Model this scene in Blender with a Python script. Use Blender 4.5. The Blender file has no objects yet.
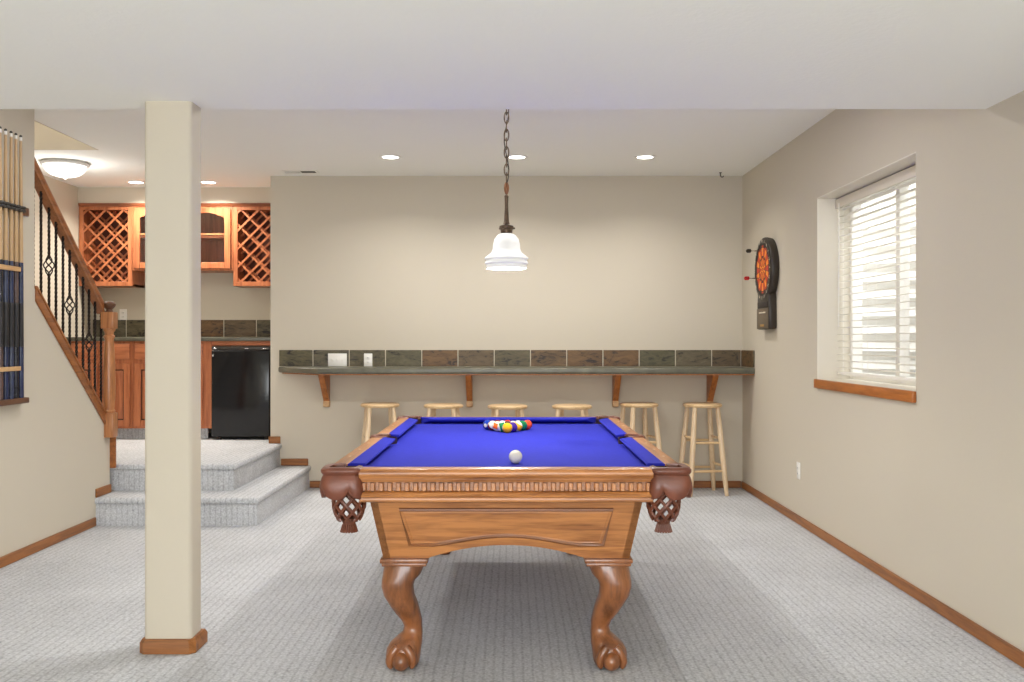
import bpy, bmesh, math, random
from mathutils import Vector, Matrix
PI = math.pi
random.seed(7)
scene = bpy.context.scene
COL = scene.collection
F = 960.0; H = 1.29; CX, CY = 512.0, 341.0          # focal length in pixels of the 1024x682 frame, eye height

# ------------------------------------------------------------------ materials
def srgb(r, g, b):
    f = lambda c: (c/255/12.92) if c/255 <= 0.04045 else ((c/255+0.055)/1.055)**2.4
    return (f(r), f(g), f(b), 1.0)

def newmat(name):
    m = bpy.data.materials.new(name); m.use_nodes = True
    nt = m.node_tree; b = nt.nodes['Principled BSDF']
    return m, nt, b

def N(nt, kind, **kw):
    n = nt.nodes.new(kind)
    for k, v in kw.items(): setattr(n, k, v)
    return n

def plain(name, col, rough=0.5, metal=0.0, spec=0.5, bump=0.0, bscale=200.0, var=0.0, vscale=6.0, coat=0.0):
    m, nt, b = newmat(name)
    b.inputs['Base Color'].default_value = col
    b.inputs['Roughness'].default_value = rough
    b.inputs['Metallic'].default_value = metal
    b.inputs['Specular IOR Level'].default_value = spec
    b.inputs['Coat Weight'].default_value = coat
    if bump or var:
        tc = N(nt, 'ShaderNodeTexCoord')
    if bump:
        n = N(nt, 'ShaderNodeTexNoise'); n.inputs['Scale'].default_value = bscale; n.inputs['Detail'].default_value = 3
        bp = N(nt, 'ShaderNodeBump'); bp.inputs['Strength'].default_value = bump; bp.inputs['Distance'].default_value = 0.004
        nt.links.new(tc.outputs['Object'], n.inputs['Vector']); nt.links.new(n.outputs['Fac'], bp.inputs['Height'])
        nt.links.new(bp.outputs['Normal'], b.inputs['Normal'])
    if var:
        n = N(nt, 'ShaderNodeTexNoise'); n.inputs['Scale'].default_value = vscale; n.inputs['Detail'].default_value = 4
        r = N(nt, 'ShaderNodeValToRGB')
        r.color_ramp.elements[0].position = 0.3; r.color_ramp.elements[1].position = 0.7
        r.color_ramp.elements[0].color = tuple(c*(1-var) for c in col[:3])+(1,)
        r.color_ramp.elements[1].color = tuple(min(1, c*(1+var)) for c in col[:3])+(1,)
        nt.links.new(tc.outputs['Object'], n.inputs['Vector']); nt.links.new(n.outputs['Fac'], r.inputs['Fac'])
        nt.links.new(r.outputs['Color'], b.inputs['Base Color'])
    return m

def wood(name, dark, light, axis='X', rough=0.35, scale=1.0, coat=0.0, spec=0.5):
    m, nt, b = newmat(name)
    tc = N(nt, 'ShaderNodeTexCoord'); mp = N(nt, 'ShaderNodeMapping')
    s = {'X': (1.6, 22, 22), 'Y': (22, 1.6, 22), 'Z': (22, 22, 1.6)}[axis]
    mp.inputs['Scale'].default_value = tuple(v*scale for v in s)
    n = N(nt, 'ShaderNodeTexNoise'); n.inputs['Scale'].default_value = 1.5; n.inputs['Detail'].default_value = 6
    n.inputs['Distortion'].default_value = 0.6
    n2 = N(nt, 'ShaderNodeTexNoise'); n2.inputs['Scale'].default_value = 9; n2.inputs['Detail'].default_value = 3
    mx = N(nt, 'ShaderNodeMath', operation='MULTIPLY_ADD'); mx.inputs[1].default_value = 0.35
    r = N(nt, 'ShaderNodeValToRGB')
    r.color_ramp.elements[0].position = 0.42; r.color_ramp.elements[0].color = dark
    r.color_ramp.elements[1].position = 0.78; r.color_ramp.elements[1].color = light
    L = nt.links.new
    L(tc.outputs['Object'], mp.inputs['Vector']); L(mp.outputs['Vector'], n.inputs['Vector']); L(mp.outputs['Vector'], n2.inputs['Vector'])
    L(n2.outputs['Fac'], mx.inputs[0]); L(n.outputs['Fac'], mx.inputs[2]); L(mx.outputs[0], r.inputs['Fac'])
    L(r.outputs['Color'], b.inputs['Base Color'])
    b.inputs['Roughness'].default_value = rough; b.inputs['Coat Weight'].default_value = coat
    b.inputs['Coat Roughness'].default_value = 0.15; b.inputs['Specular IOR Level'].default_value = spec
    return m

def emit(name, col, strength, base=(0.9, 0.9, 0.9, 1)):
    m, nt, b = newmat(name)
    b.inputs['Base Color'].default_value = base
    b.inputs['Emission Color'].default_value = col
    b.inputs['Emission Strength'].default_value = strength
    return m

def carpet_mat():
    m, nt, b = newmat('carpet'); L = nt.links.new
    tc = N(nt, 'ShaderNodeTexCoord')
    def noise(sc, detail, vec=None, rough=.5):
        mp = N(nt, 'ShaderNodeMapping'); mp.inputs['Scale'].default_value = sc; L(vec or tc.outputs['Object'], mp.inputs['Vector'])
        n = N(nt, 'ShaderNodeTexNoise'); n.inputs['Scale'].default_value = 1; n.inputs['Detail'].default_value = detail; n.inputs['Roughness'].default_value = rough
        L(mp.outputs['Vector'], n.inputs['Vector']); return n
    def math_(op, a, c, d=None):
        k = N(nt, 'ShaderNodeMath', operation=op)
        for i, v in enumerate((a, c, d)):
            if v is None: continue
            if isinstance(v, (int, float)): k.inputs[i].default_value = v
            else: L(v, k.inputs[i])
        return k.outputs[0]
    wob = noise((7, 7, 7), 2)
    sx = N(nt, 'ShaderNodeSeparateXYZ'); L(tc.outputs['Object'], sx.inputs[0])
    xw = math_('MULTIPLY_ADD', wob.outputs['Fac'], .010, sx.outputs['X'])
    rib = math_('SINE', math_('MULTIPLY', xw, 2*PI/0.0385), 0)
    mr0 = N(nt, 'ShaderNodeMapRange', interpolation_type='SMOOTHSTEP'); mr0.inputs['From Min'].default_value = .35; mr0.inputs['From Max'].default_value = 1.0; L(rib, mr0.inputs['Value'])
    dash = noise((60, 55, 55), 1)
    line = math_('MULTIPLY', mr0.outputs[0], math_('MULTIPLY', dash.outputs['Fac'], 1.0))
    fine = noise((95, 70, 70), 4, rough=.6)
    knot = N(nt, 'ShaderNodeTexVoronoi'); knot.inputs['Scale'].default_value = 85; L(tc.outputs['Object'], knot.inputs['Vector'])
    big = noise((2.2, 1.6, 2.2), 3)
    v = math_('MULTIPLY_ADD', line, -.42, math_('MULTIPLY_ADD', knot.outputs['Distance'], -.55, math_('MULTIPLY_ADD', fine.outputs['Fac'], 1.1, math_('MULTIPLY', big.outputs['Fac'], .5))))
    mr = N(nt, 'ShaderNodeMapRange'); mr.inputs['From Min'].default_value = -.15; mr.inputs['From Max'].default_value = .85; L(v, mr.inputs['Value'])
    r = N(nt, 'ShaderNodeValToRGB'); r.color_ramp.elements[0].color = srgb(145, 147, 150); r.color_ramp.elements[1].color = srgb(213, 215, 218)
    L(mr.outputs[0], r.inputs['Fac']); L(r.outputs['Color'], b.inputs['Base Color'])
    bp = N(nt, 'ShaderNodeBump'); bp.inputs['Strength'].default_value = 0.3; bp.inputs['Distance'].default_value = 0.005
    L(v, bp.inputs['Height']); L(bp.outputs['Normal'], b.inputs['Normal'])
    b.inputs['Roughness'].default_value = 0.95; b.inputs['Specular IOR Level'].default_value = 0.1
    return m

def slate_mat():
    m, nt, b = newmat('slate_tile'); L = nt.links.new
    g = N(nt, 'ShaderNodeNewGeometry'); tc = N(nt, 'ShaderNodeTexCoord')
    r = N(nt, 'ShaderNodeValToRGB'); e = r.color_ramp.elements
    e[0].position = 0.0; e[0].color = srgb(108, 100, 78); e[1].position = 1.0; e[1].color = srgb(126, 110, 84)
    for p, c in ((0.25, (96, 97, 74)), (0.5, (122, 92, 58)), (0.75, (106, 102, 86))):
        k = e.new(p); k.color = srgb(*c)
    L(g.outputs['Random Per Island'], r.inputs['Fac'])
    mp = N(nt, 'ShaderNodeMapping'); mp.inputs['Scale'].default_value = (8, 8, 22); L(tc.outputs['Object'], mp.inputs['Vector'])
    n = N(nt, 'ShaderNodeTexNoise'); n.inputs['Scale'].default_value = 1.0; n.inputs['Detail'].default_value = 8; n.inputs['Roughness'].default_value = 0.7; n.inputs['Distortion'].default_value = 1.2
    L(mp.outputs['Vector'], n.inputs['Vector'])
    r2 = N(nt, 'ShaderNodeValToRGB'); e = r2.color_ramp.elements
    e[0].position = 0.38; e[0].color = srgb(66, 46, 38); e[1].position = 0.66; e[1].color = srgb(255, 248, 232)
    k = e.new(0.45); k.color = srgb(196, 188, 170)
    L(n.outputs['Fac'], r2.inputs['Fac'])
    mx = N(nt, 'ShaderNodeMix', data_type='RGBA', blend_type='MULTIPLY'); mx.inputs['Factor'].default_value = 1.0
    L(r.outputs['Color'], mx.inputs[6]); L(r2.outputs['Color'], mx.inputs[7])
    L(mx.outputs[2], b.inputs['Base Color'])
    bp = N(nt, 'ShaderNodeBump'); bp.inputs['Strength'].default_value = 0.5; bp.inputs['Distance'].default_value = 0.006
    L(n.outputs['Fac'], bp.inputs['Height']); L(bp.outputs['Normal'], b.inputs['Normal'])
    b.inputs['Roughness'].default_value = 0.45
    return m

def ball_mat(name, col, stripe):
    m, nt, b = newmat(name); L = nt.links.new
    tc = N(nt, 'ShaderNodeTexCoord'); sx = N(nt, 'ShaderNodeSeparateXYZ'); L(tc.outputs['Object'], sx.inputs[0])
    ax = N(nt, 'ShaderNodeMath', operation='ABSOLUTE'); L(sx.outputs['X'], ax.inputs[0])
    sp = N(nt, 'ShaderNodeMath', operation='GREATER_THAN'); sp.inputs[1].default_value = 0.0262; L(ax.outputs[0], sp.inputs[0])
    fac = sp.outputs[0]
    if stripe:
        az = N(nt, 'ShaderNodeMath', operation='ABSOLUTE'); L(sx.outputs['Z'], az.inputs[0])
        st = N(nt, 'ShaderNodeMath', operation='GREATER_THAN'); st.inputs[1].default_value = 0.0155; L(az.outputs[0], st.inputs[0])
        mxm = N(nt, 'ShaderNodeMath', operation='MAXIMUM'); L(st.outputs[0], mxm.inputs[0]); L(sp.outputs[0], mxm.inputs[1]); fac = mxm.outputs[0]
    mx = N(nt, 'ShaderNodeMix', data_type='RGBA'); mx.inputs[6].default_value = col; mx.inputs[7].default_value = srgb(226, 219, 200)
    L(fac, mx.inputs['Factor']); L(mx.outputs[2], b.inputs['Base Color'])
    b.inputs['Roughness'].default_value = 0.08
    return m

def glass_mat(name, tint=(1, 1, 1, 1), refl=0.06):
    m, nt, b = newmat(name); nt.nodes.remove(b); L = nt.links.new
    t = N(nt, 'ShaderNodeBsdfTransparent'); t.inputs['Color'].default_value = tint
    g = N(nt, 'ShaderNodeBsdfGlossy'); g.inputs['Roughness'].default_value = 0.03
    lw = N(nt, 'ShaderNodeValue'); lw.outputs[0].default_value = refl
    mx = N(nt, 'ShaderNodeMixShader'); L(lw.outputs[0], mx.inputs[0]); L(t.outputs[0], mx.inputs[1]); L(g.outputs[0], mx.inputs[2])
    L(mx.outputs[0], nt.nodes['Material Output'].inputs['Surface'])
    return m

M = {}
M['wall'] = plain('beige_wall_paint', srgb(203, 194.5, 178), 0.85, spec=0.2, bump=0.10, bscale=90)
M['ceiling'] = plain('ceiling_paint', srgb(245, 245, 240), 0.9, spec=0.15, bump=0.35, bscale=55)
M['reveal'] = plain('white_reveal_paint', srgb(226, 220, 207), 0.7)
M['carpet'] = carpet_mat()
M['trim'] = wood('oak_trim', srgb(112, 66, 30), srgb(158, 100, 48), 'X', 0.45)
M['trim_y'] = wood('oak_trim_lengthwise', srgb(112, 66, 30), srgb(158, 100, 48), 'Y', 0.45)
M['pearl'] = plain('pearl_sight', srgb(214, 196, 160), .3)
M['oak'] = wood('table_oak', srgb(122, 71, 33), srgb(188, 125, 69), 'X', 0.33, coat=0.25)
M['oak_y'] = wood('table_oak_lengthwise', srgb(122, 71, 33), srgb(188, 125, 69), 'Y', 0.33, coat=0.25)
M['oak_dark'] = wood('table_oak_moulding', srgb(98, 58, 30), srgb(136, 84, 44), 'X', 0.4, coat=0.2)
M['oak_leg'] = wood('table_oak_leg', srgb(94, 54, 29), srgb(148, 92, 53), 'Z', 0.28, coat=0.4, scale=0.7)
M['leather'] = plain('brown_leather', srgb(108, 60, 42), 0.36, bump=0.15, bscale=150, var=0.25, vscale=14)
M['liner'] = plain('dark_pocket_liner', srgb(46, 28, 22), 0.6, bump=0.1)
M['cloth'] = plain('royal_blue_cloth', srgb(42, 47, 164), 0.9, spec=0.15, bump=0.05, bscale=500, var=0.05, vscale=40)
M['pine'] = wood('pale_pine', srgb(188, 152, 108), srgb(222, 192, 148), 'X', 0.4, coat=0.15)
M['pine_z'] = wood('pale_pine_upright', srgb(196, 166, 128), srgb(228, 204, 170), 'Z', 0.4, coat=0.15)
M['slate'] = slate_mat()
M['grout'] = plain('grout', srgb(206, 196, 178), 0.9, bump=0.1)
M['ledge'] = plain('slate_ledge_top', srgb(92, 90, 76), 0.3, bump=0.12, bscale=30, var=0.25, vscale=9)
M['bracket'] = wood('bracket_wood', srgb(132, 74, 30), srgb(178, 110, 54), 'Z', 0.4)
M['bracket_y'] = wood('sill_wood', srgb(136, 74, 24), srgb(182, 108, 44), 'Y', 0.4)
M['cab'] = wood('cherry_cabinet', srgb(142, 74, 42), srgb(188, 114, 72), 'Z', 0.38, coat=0.15)
M['cab_x'] = wood('cherry_cabinet_crosswise', srgb(142, 74, 42), srgb(188, 114, 72), 'X', 0.38, coat=0.15)
M['crown'] = wood('crown_wood_shaded', srgb(110, 58, 34), srgb(146, 84, 52), 'X', 0.4)  # cabinet wood darkened: shadow on the crown put into its colour
M['cab_dark'] = plain('cabinet_glaze', srgb(70, 36, 22), 0.6)
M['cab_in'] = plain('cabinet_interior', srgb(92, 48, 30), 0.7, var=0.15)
M['stair'] = wood('stair_oak', srgb(114, 64, 31), srgb(160, 98, 50), 'Y', 0.35, coat=0.2)
M['stair_z'] = wood('stair_oak_upright', srgb(128, 78, 42), srgb(180, 120, 74), 'Z', 0.35, coat=0.2)
M['iron'] = plain('dark_iron', srgb(44, 36, 32), 0.45, metal=0.6, var=0.2, vscale=30)
M['bronze'] = plain('aged_bronze', srgb(88, 72, 58), 0.42, metal=0.7, var=0.3, vscale=60)
M['white'] = plain('white_plastic', srgb(240, 238, 232), 0.35)
M['slot'] = plain('dark_slot', srgb(60, 56, 52), 0.6)
M['fridge'] = plain('glossy_black_enamel', srgb(20, 20, 22), 0.14, bump=0.02, bscale=4)
M['chrome'] = plain('chrome', srgb(220, 220, 222), 0.2, metal=1.0)
M['blackpl'] = plain('black_plastic', srgb(50, 42, 34), 0.4, bump=0.05)
M['brownpl'] = plain('bronze_plastic_panel', srgb(96, 82, 64), 0.45)
M['gold'] = plain('gold_badge', srgb(176, 136, 66), 0.4, metal=0.5)
M['numwhite'] = plain('number_white', srgb(225, 215, 195), 0.6)
M['d_red'] = plain('target_red', srgb(196, 52, 24), 0.6)
M['d_orange'] = plain('target_orange', srgb(244, 146, 40), 0.6)
M['d_black'] = plain('target_black', srgb(38, 28, 24), 0.6)
M['frost'] = emit('frosted_glass_lit', (1.0, 0.98, 0.94, 1), 0.16, (.72, .72, .70, 1))
M['dome'] = emit('dome_glass_lit', (1.0, 0.99, 0.97, 1), 0.7)
M['lens'] = emit('lamp_lens', (1.0, 0.97, 0.93, 1), 9.0)
M['blind'] = plain('white_blind', srgb(238, 235, 228), 0.5)
def slat_mat():
    m, nt, b = newmat('translucent_slat'); b.inputs['Base Color'].default_value = srgb(240, 237, 230); b.inputs['Roughness'].default_value = .5
    t = N(nt, 'ShaderNodeBsdfTranslucent'); t.inputs['Color'].default_value = srgb(245, 242, 236)
    mx = N(nt, 'ShaderNodeMixShader'); mx.inputs[0].default_value = .45
    nt.links.new(b.outputs[0], mx.inputs[1]); nt.links.new(t.outputs[0], mx.inputs[2]); nt.links.new(mx.outputs[0], nt.nodes['Material Output'].inputs['Surface'])
    return m
M['slat'] = slat_mat()
M['vinyl'] = plain('white_vinyl', srgb(236, 234, 230), 0.4)
M['glass'] = glass_mat('window_glass')
M['cabglass'] = glass_mat('cabinet_glass', (0.82, 0.82, 0.84, 1))
M['well'] = plain('galvanised_well', srgb(236, 236, 234), 0.6, var=0.06, vscale=5)
M['cue'] = wood('maple_cue', srgb(150, 120, 84), srgb(190, 158, 116), 'Z', 0.3, coat=0.2)
M['cue_black'] = plain('cue_black_wrap', srgb(34, 32, 34), 0.5, bump=0.1, bscale=400)
M['rackwood'] = wood('rack_dark_wood', srgb(74, 48, 32), srgb(104, 68, 44), 'Y', 0.4)
M['racktan'] = wood('rack_tan_wood', srgb(176, 136, 92), srgb(206, 166, 118), 'Y', 0.4)

# ------------------------------------------------------------------ mesh helpers
def BM(): return bmesh.new()

def box(bm, x0, x1, y0, y1, z0, z1, bevel=0.0, seg=2):
    t = bmesh.new()
    r = bmesh.ops.create_cube(t, size=1.0)
    for v in t.verts:
        v.co = Vector((x0+(v.co.x+.5)*(x1-x0), y0+(v.co.y+.5)*(y1-y0), z0+(v.co.z+.5)*(z1-z0)))
    if bevel: bmesh.ops.bevel(t, geom=t.edges[:], offset=bevel, segments=seg, profile=0.5, affect='EDGES', clamp_overlap=True)
    merge(bm, t)
    return bm

def merge(bm, t, mtx=None):
    idx = {}
    for v in t.verts: idx[v] = bm.verts.new(mtx @ v.co if mtx else v.co)
    for f in t.faces:
        try:
            nf = bm.faces.new([idx[v] for v in f.verts]); nf.material_index = f.material_index
        except ValueError: pass
    t.free()

def loft(bm, rings, closed=True, cap=True, cyc=False, mi=0):
    rv = [[bm.verts.new(p) for p in r] for r in rings]
    n = len(rings[0]); R = len(rv)
    for i in range(R if cyc else R-1):
        a, b = rv[i], rv[(i+1) % R]
        for j in range(n if closed else n-1):
            k = (j+1) % n
            try: bm.faces.new((a[j], a[k], b[k], b[j])).material_index = mi
            except ValueError: pass
    if cap and closed and not cyc:
        bm.faces.new(rv[0][::-1]).material_index = mi; bm.faces.new(rv[-1]).material_index = mi
    return bm

def prism(bm, pts, axis, a, b):
    """extrude a 2-D outline along axis from a to b; outline coords are the other two axes in order"""
    def p3(u, v, w): return {'X': (w, u, v), 'Y': (u, w, v), 'Z': (u, v, w)}[axis]
    return loft(bm, [[p3(u, v, a) for u, v in pts], [p3(u, v, b) for u, v in pts]])

def lathe(bm, prof, c=(0, 0, 0), n=32, axis='Z', a0=0.0, a1=2*PI, closed_prof=False):
    """prof: list of (radius, height)"""
    full = abs(a1-a0-2*PI) < 1e-6
    steps = n if full else n+1
    rings = []
    for i in range(steps):
        t = a0+(a1-a0)*i/n
        ring = []
        for r, h in prof:
            x, y = r*math.cos(t), r*math.sin(t)
            ring.append({'Z': (c[0]+x, c[1]+y, c[2]+h), 'X': (c[0]+h, c[1]+x, c[2]+y), 'Y': (c[0]+x, c[1]+h, c[2]+y)}[axis])
        rings.append(ring)
    rv = [[bm.verts.new(p) for p in r] for r in rings]
    m = len(prof)
    for i in range(n):
        A, B = rv[i], rv[(i+1) % steps]
        for j in range(m if closed_prof else m-1):
            k = (j+1) % m
            try: bm.faces.new((A[j], A[k], B[k], B[j]))
            except ValueError: pass
    if not full and closed_prof:
        bm.faces.new(rv[0]); bm.faces.new(rv[-1][::-1])
    bmesh.ops.remove_doubles(bm, verts=bm.verts[:], dist=1e-5)
    return bm

def tube(bm, pts, rad, n=8, cyc=False, up=None):
    pts = [Vector(p) for p in pts]
    R = rad if isinstance(rad, (list, tuple)) else [rad]*len(pts)
    rings = []; prev = None
    for i, p in enumerate(pts):
        if cyc: d = pts[(i+1) % len(pts)]-pts[i-1]
        else: d = pts[min(i+1, len(pts)-1)]-pts[max(i-1, 0)]
        d.normalize()
        u = prev if prev is not None else (Vector(up) if up else (Vector((0, 0, 1)) if abs(d.z) < .9 else Vector((1, 0, 0))))
        u = (u-d*u.dot(d)).normalized(); prev = u; w = d.cross(u)
        off = PI/4 if n == 4 else 0
        rings.append([p+R[i]*(math.cos(off+2*PI*k/n)*u+math.sin(off+2*PI*k/n)*w) for k in range(n)])
    return loft(bm, rings, cyc=cyc)

def sphere(bm, c, r, u=20, v=14, sc=(1, 1, 1)):
    t = bmesh.new(); bmesh.ops.create_uvsphere(t, u_segments=u, v_segments=v, radius=r)
    merge(bm, t, Matrix.Translation(c) @ Matrix.Diagonal((sc[0], sc[1], sc[2], 1)))
    return bm

ORG = {}
def obj(name, bm, mat, parent=None, origin=None, smooth=38):
    """link a bmesh as ONE mesh object; geometry is authored in world space"""
    bmesh.ops.recalc_face_normals(bm, faces=bm.faces[:])
    o0 = ORG[parent] if parent is not None else Vector(origin if origin else (0, 0, 0))
    me = bpy.data.meshes.new(name)
    for v in bm.verts: v.co -= o0
    bm.to_mesh(me); bm.free()
    for m in (mat if isinstance(mat, (list, tuple)) else [mat]): me.materials.append(m)
    if smooth:
        me.polygons.foreach_set('use_smooth', [True]*len(me.polygons)); me.set_sharp_from_angle(angle=math.radians(smooth))
    o = bpy.data.objects.new(name, me); COL.objects.link(o); ORG[o] = o0
    if parent is not None: o.parent = parent
    else: o.location = o0
    return o

def tag(o, label=None, cat=None, group=None, kind=None):
    if label: o['label'] = label
    if cat: o['category'] = cat
    if group: o['group'] = group
    if kind: o['kind'] = kind
    return o

def thing(name, loc, label, cat, group=None, kind=None):
    o = bpy.data.objects.new(name, None); COL.objects.link(o); o.location = loc; o.empty_display_size = 0.1
    ORG[o] = Vector(loc)
    return tag(o, label, cat, group, kind)

def dup(root, loc, rotz=0.0, label=None, group=None):
    r = root.copy(); COL.objects.link(r); r.location = loc; r.rotation_euler = (0, 0, rotz)
    ORG[r] = Vector(loc)
    if label: r['label'] = label
    if group: r['group'] = group
    for ch in list(root.children):
        c = ch.copy(); COL.objects.link(c); c.parent = r
        for g in list(ch.children):
            d = g.copy(); COL.objects.link(d); d.parent = c
    return r

def struct(name, bm, mat, label=None, cat=None, parent=None, smooth=38):
    return tag(obj(name, bm, mat, parent, smooth=smooth), label, cat, None, 'structure')

# ------------------------------------------------------------------ room dimensions
XR = 2.025; XL = -2.91; YB = 8.436; ZC = 2.74; ZS = 2.281; YS = 4.103
XA = -4.094; XE = -2.122; YA = 9.39; YREAR = -3.2; PZ = 0.39

b = BM(); box(b, -4.3, XR+.2, YREAR-.2, YA+.1, -.12, 0)
struct('floor', b, M['carpet'], 'light grey ribbed carpet floor', 'floor')

# right wall with the window opening
WY0, WY1, WZ0, WZ1 = 4.812, 6.374, 1.032, 2.24
b = BM()
box(b, XR, XR+.30, YREAR, WY0, 0, ZC+.2); box(b, XR, XR+.30, WY1, YB+.1, 0, ZC+.2)
box(b, XR, XR+.30, WY0, WY1, 0, WZ0); box(b, XR, XR+.30, WY0, WY1, WZ1, ZC+.2)
struct('wall_right', b, M['wall'], 'beige wall on the right with the window', 'wall')
b = BM(); box(b, XE, XR+.25, YB, YB+.12, 0, ZC+.2)
struct('wall_back', b, M['wall'], 'beige back wall behind the stools', 'wall')
b = BM(); box(b, XE, XE+.12, YB+.12, YA, 0, ZC+.2)
struct('wall_alcove_right', b, M['wall'], 'end wall of the bar alcove beside the fridge', 'wall')
b = BM(); box(b, XA-.12, XE+.12, YA, YA+.12, 0, ZC+.2)
struct('wall_alcove_back', b, M['wall'], 'beige wall behind the bar cabinets', 'wall')
b = BM(); box(b, XA-.12, XA, 2.8, YA, 0, ZC+1.6)
struct('wall_alcove_left', b, M['wall'], 'side wall beyond the staircase', 'wall')
# left wall: full height, then the raking knee wall under the railing
RS = 0.845                                         # slope of cap and handrail
YW = 5.85; YK = 6.945
zk = lambda y: 1.578-RS*(y-5.89)                    # underside of the raking cap
b = BM(); prism(b, [(YREAR, 0), (YK, 0), (YK, zk(YK)), (YW, zk(YW)), (YW, ZC+.2), (YREAR, ZC+.2)], 'X', XL-.12, XL)
struct('wall_left', b, M['wall'], 'beige wall on the left below the stair railing', 'wall', smooth=0)
# rear wall of the room with a wide opening added to let light in
OPX0, OPX1, OPZ = -2.2, 1.4, 2.1
b = BM(); box(b, XL-.12, OPX0, YREAR-.15, YREAR, 0, ZC); box(b, OPX1, XR+.25, YREAR-.15, YREAR, 0, ZC); box(b, OPX0, OPX1, YREAR-.15, YREAR, OPZ, ZC)
struct('wall_front', b, M['wall'], 'wall behind the viewer with an added opening for light', 'wall')

# ceilings: high ceiling with the stairwell opening, and the low dropped ceiling in front
HX, HY0, HY1 = -3.135, 3.0, 7.29
b = BM(); box(b, HX, XR+.25, YS, YA+.1, ZC, ZC+.1); box(b, XA-.12, HX, HY1, YA+.1, ZC, ZC+.1)
struct('ceiling', b, M['ceiling'], 'high white ceiling with recessed lights', 'ceiling')
b = BM(); box(b, XL-.12, XR+.25, YREAR-.15, YS, ZS, ZC+.1)
struct('ceiling_low', b, M['ceiling'], 'low dropped white ceiling at the front', 'ceiling')
b = BM()
box(b, XA, HX, HY1-.012, HY1-.001, ZC, ZC+1.5); box(b, HX-.012, HX-.001, HY0, HY1, ZC, ZC+1.5); box(b, XA, HX, HY0-.1, HY0, ZC-.4, ZC+1.5)
struct('wall_stairwell', b, M['wall'], 'beige upper wall of the stairwell opening', 'wall')
b = BM(); box(b, XA-.1, HX+.1, HY0-.1, HY1+.1, ZC+1.5, ZC+1.6)
struct('ceiling_stairwell', b, M['ceiling'], 'ceiling above the stairwell', 'ceiling')
b = BM(); box(b, XA, XE, 9.06, YA, 2.592, ZC)
struct('wall_soffit', b, M['wall'], 'boxed soffit above the wall cabinets', 'wall')

# column
b = BM()
cx0, cx1, cy0, cy1 = -1.522, -1.325, 3.967, YS
t = bmesh.new(); box(t, cx0, cx1, cy0, cy1, 0, ZS)
ed = [e for e in t.edges if abs(e.verts[0].co.z-e.verts[1].co.z) > 1]
bmesh.ops.bevel(t, geom=ed, offset=.018, segments=4, profile=.5, affect='EDGES'); merge(b, t)
struct('column', b, M['wall'], 'square beige column with rounded corners on the carpet', 'column')
b = BM()
ring = []
def colring(off, z):
    c = .022
    x0, x1, y0, y1 = cx0-off, cx1+off, cy0-off, cy1+off
    return [(x0+c, y0, z), (x1-c, y0, z), (x1, y0+c, z), (x1, y1, z), (x0, y1, z), (x0, y0+c, z)]
loft(b, [colring(.018, .001), colring(.018, .042), colring(.010, .058), colring(-.003, .060)])
struct('baseboard_column', b, M['trim'], 'oak baseboard wrapped around the column', 'baseboard')

# baseboards
def bb(name, x0, x1, y0, y1, z0, mat, label, h=.062):
    b = BM(); box(b, x0, x1, y0, y1, z0+.001, z0+h, .004, 1); struct(name, b, mat, label, 'baseboard')
bb('baseboard_right', XR-.014, XR-.0005, YREAR, YB-.015, 0, M['trim_y'], 'oak baseboard along the right wall')
bb('baseboard_back', -1.774, XR-.015, YB-.014, YB-.0005, 0, M['trim'], 'oak baseboard along the back wall')
bb('baseboard_step', -2.028, -1.79, YB-.014, YB-.0005, .195, M['trim'], 'short oak baseboard above the lower step at the back wall')
bb('baseboard_landing', XE-.014, -2.034, YB-.014, YB-.0005, PZ, M['trim'], 'short oak baseboard on the landing beside the fridge')
bb('baseboard_left', XL+.0005, XL+.014, YREAR, 6.69, 0, M['trim_y'], 'oak baseboard along the left wall')
bb('baseboard_step_left', XL+.0005, XL+.014, 6.70, 6.944, .195, M['trim_y'], 'short oak baseboard above the lower step at the left wall')

# carpeted steps and landing
def step(bm, x0, x1, y0, y1, z0, z1):
    box(bm, x0, x1-.018, y0+.018, y1, z0, z1-.03)
    t = bmesh.new(); box(t, x0, x1, y0, y1, z1-.045, z1)
    ed = [e for e in t.edges if all(v.co.y < y0+1e-4 for v in e.verts) and abs(e.verts[0].co.z-e.verts[1].co.z) < 1e-4]
    ed += [e for e in t.edges if all(v.co.x > x1-1e-4 for v in e.verts) and abs(e.verts[0].co.z-e.verts[1].co.z) < 1e-4]
    ed += [e for e in t.edges if all(v.co.x > x1-1e-4 and v.co.y < y0+1e-4 for v in e.verts)]
    bmesh.ops.bevel(t, geom=list(set(ed)), offset=.018, segments=4, profile=.5, affect='EDGES'); merge(bm, t)
b = BM(); step(b, XL, -1.765, 6.695, YB, 0, .195)
struct('floor_step', b, M['carpet'], 'lower carpeted step wrapping the landing corner', 'step')
b = BM(); step(b, -3.1, -2.022, 7.015, YB, .195, PZ); box(b, XA, XE, YB-.01, YA, .002, PZ); box(b, XA, -3.1, 7.02, YB, .002, PZ)
struct('floor_landing', b, M['carpet'], 'carpeted upper step and bar landing', 'landing')

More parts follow.
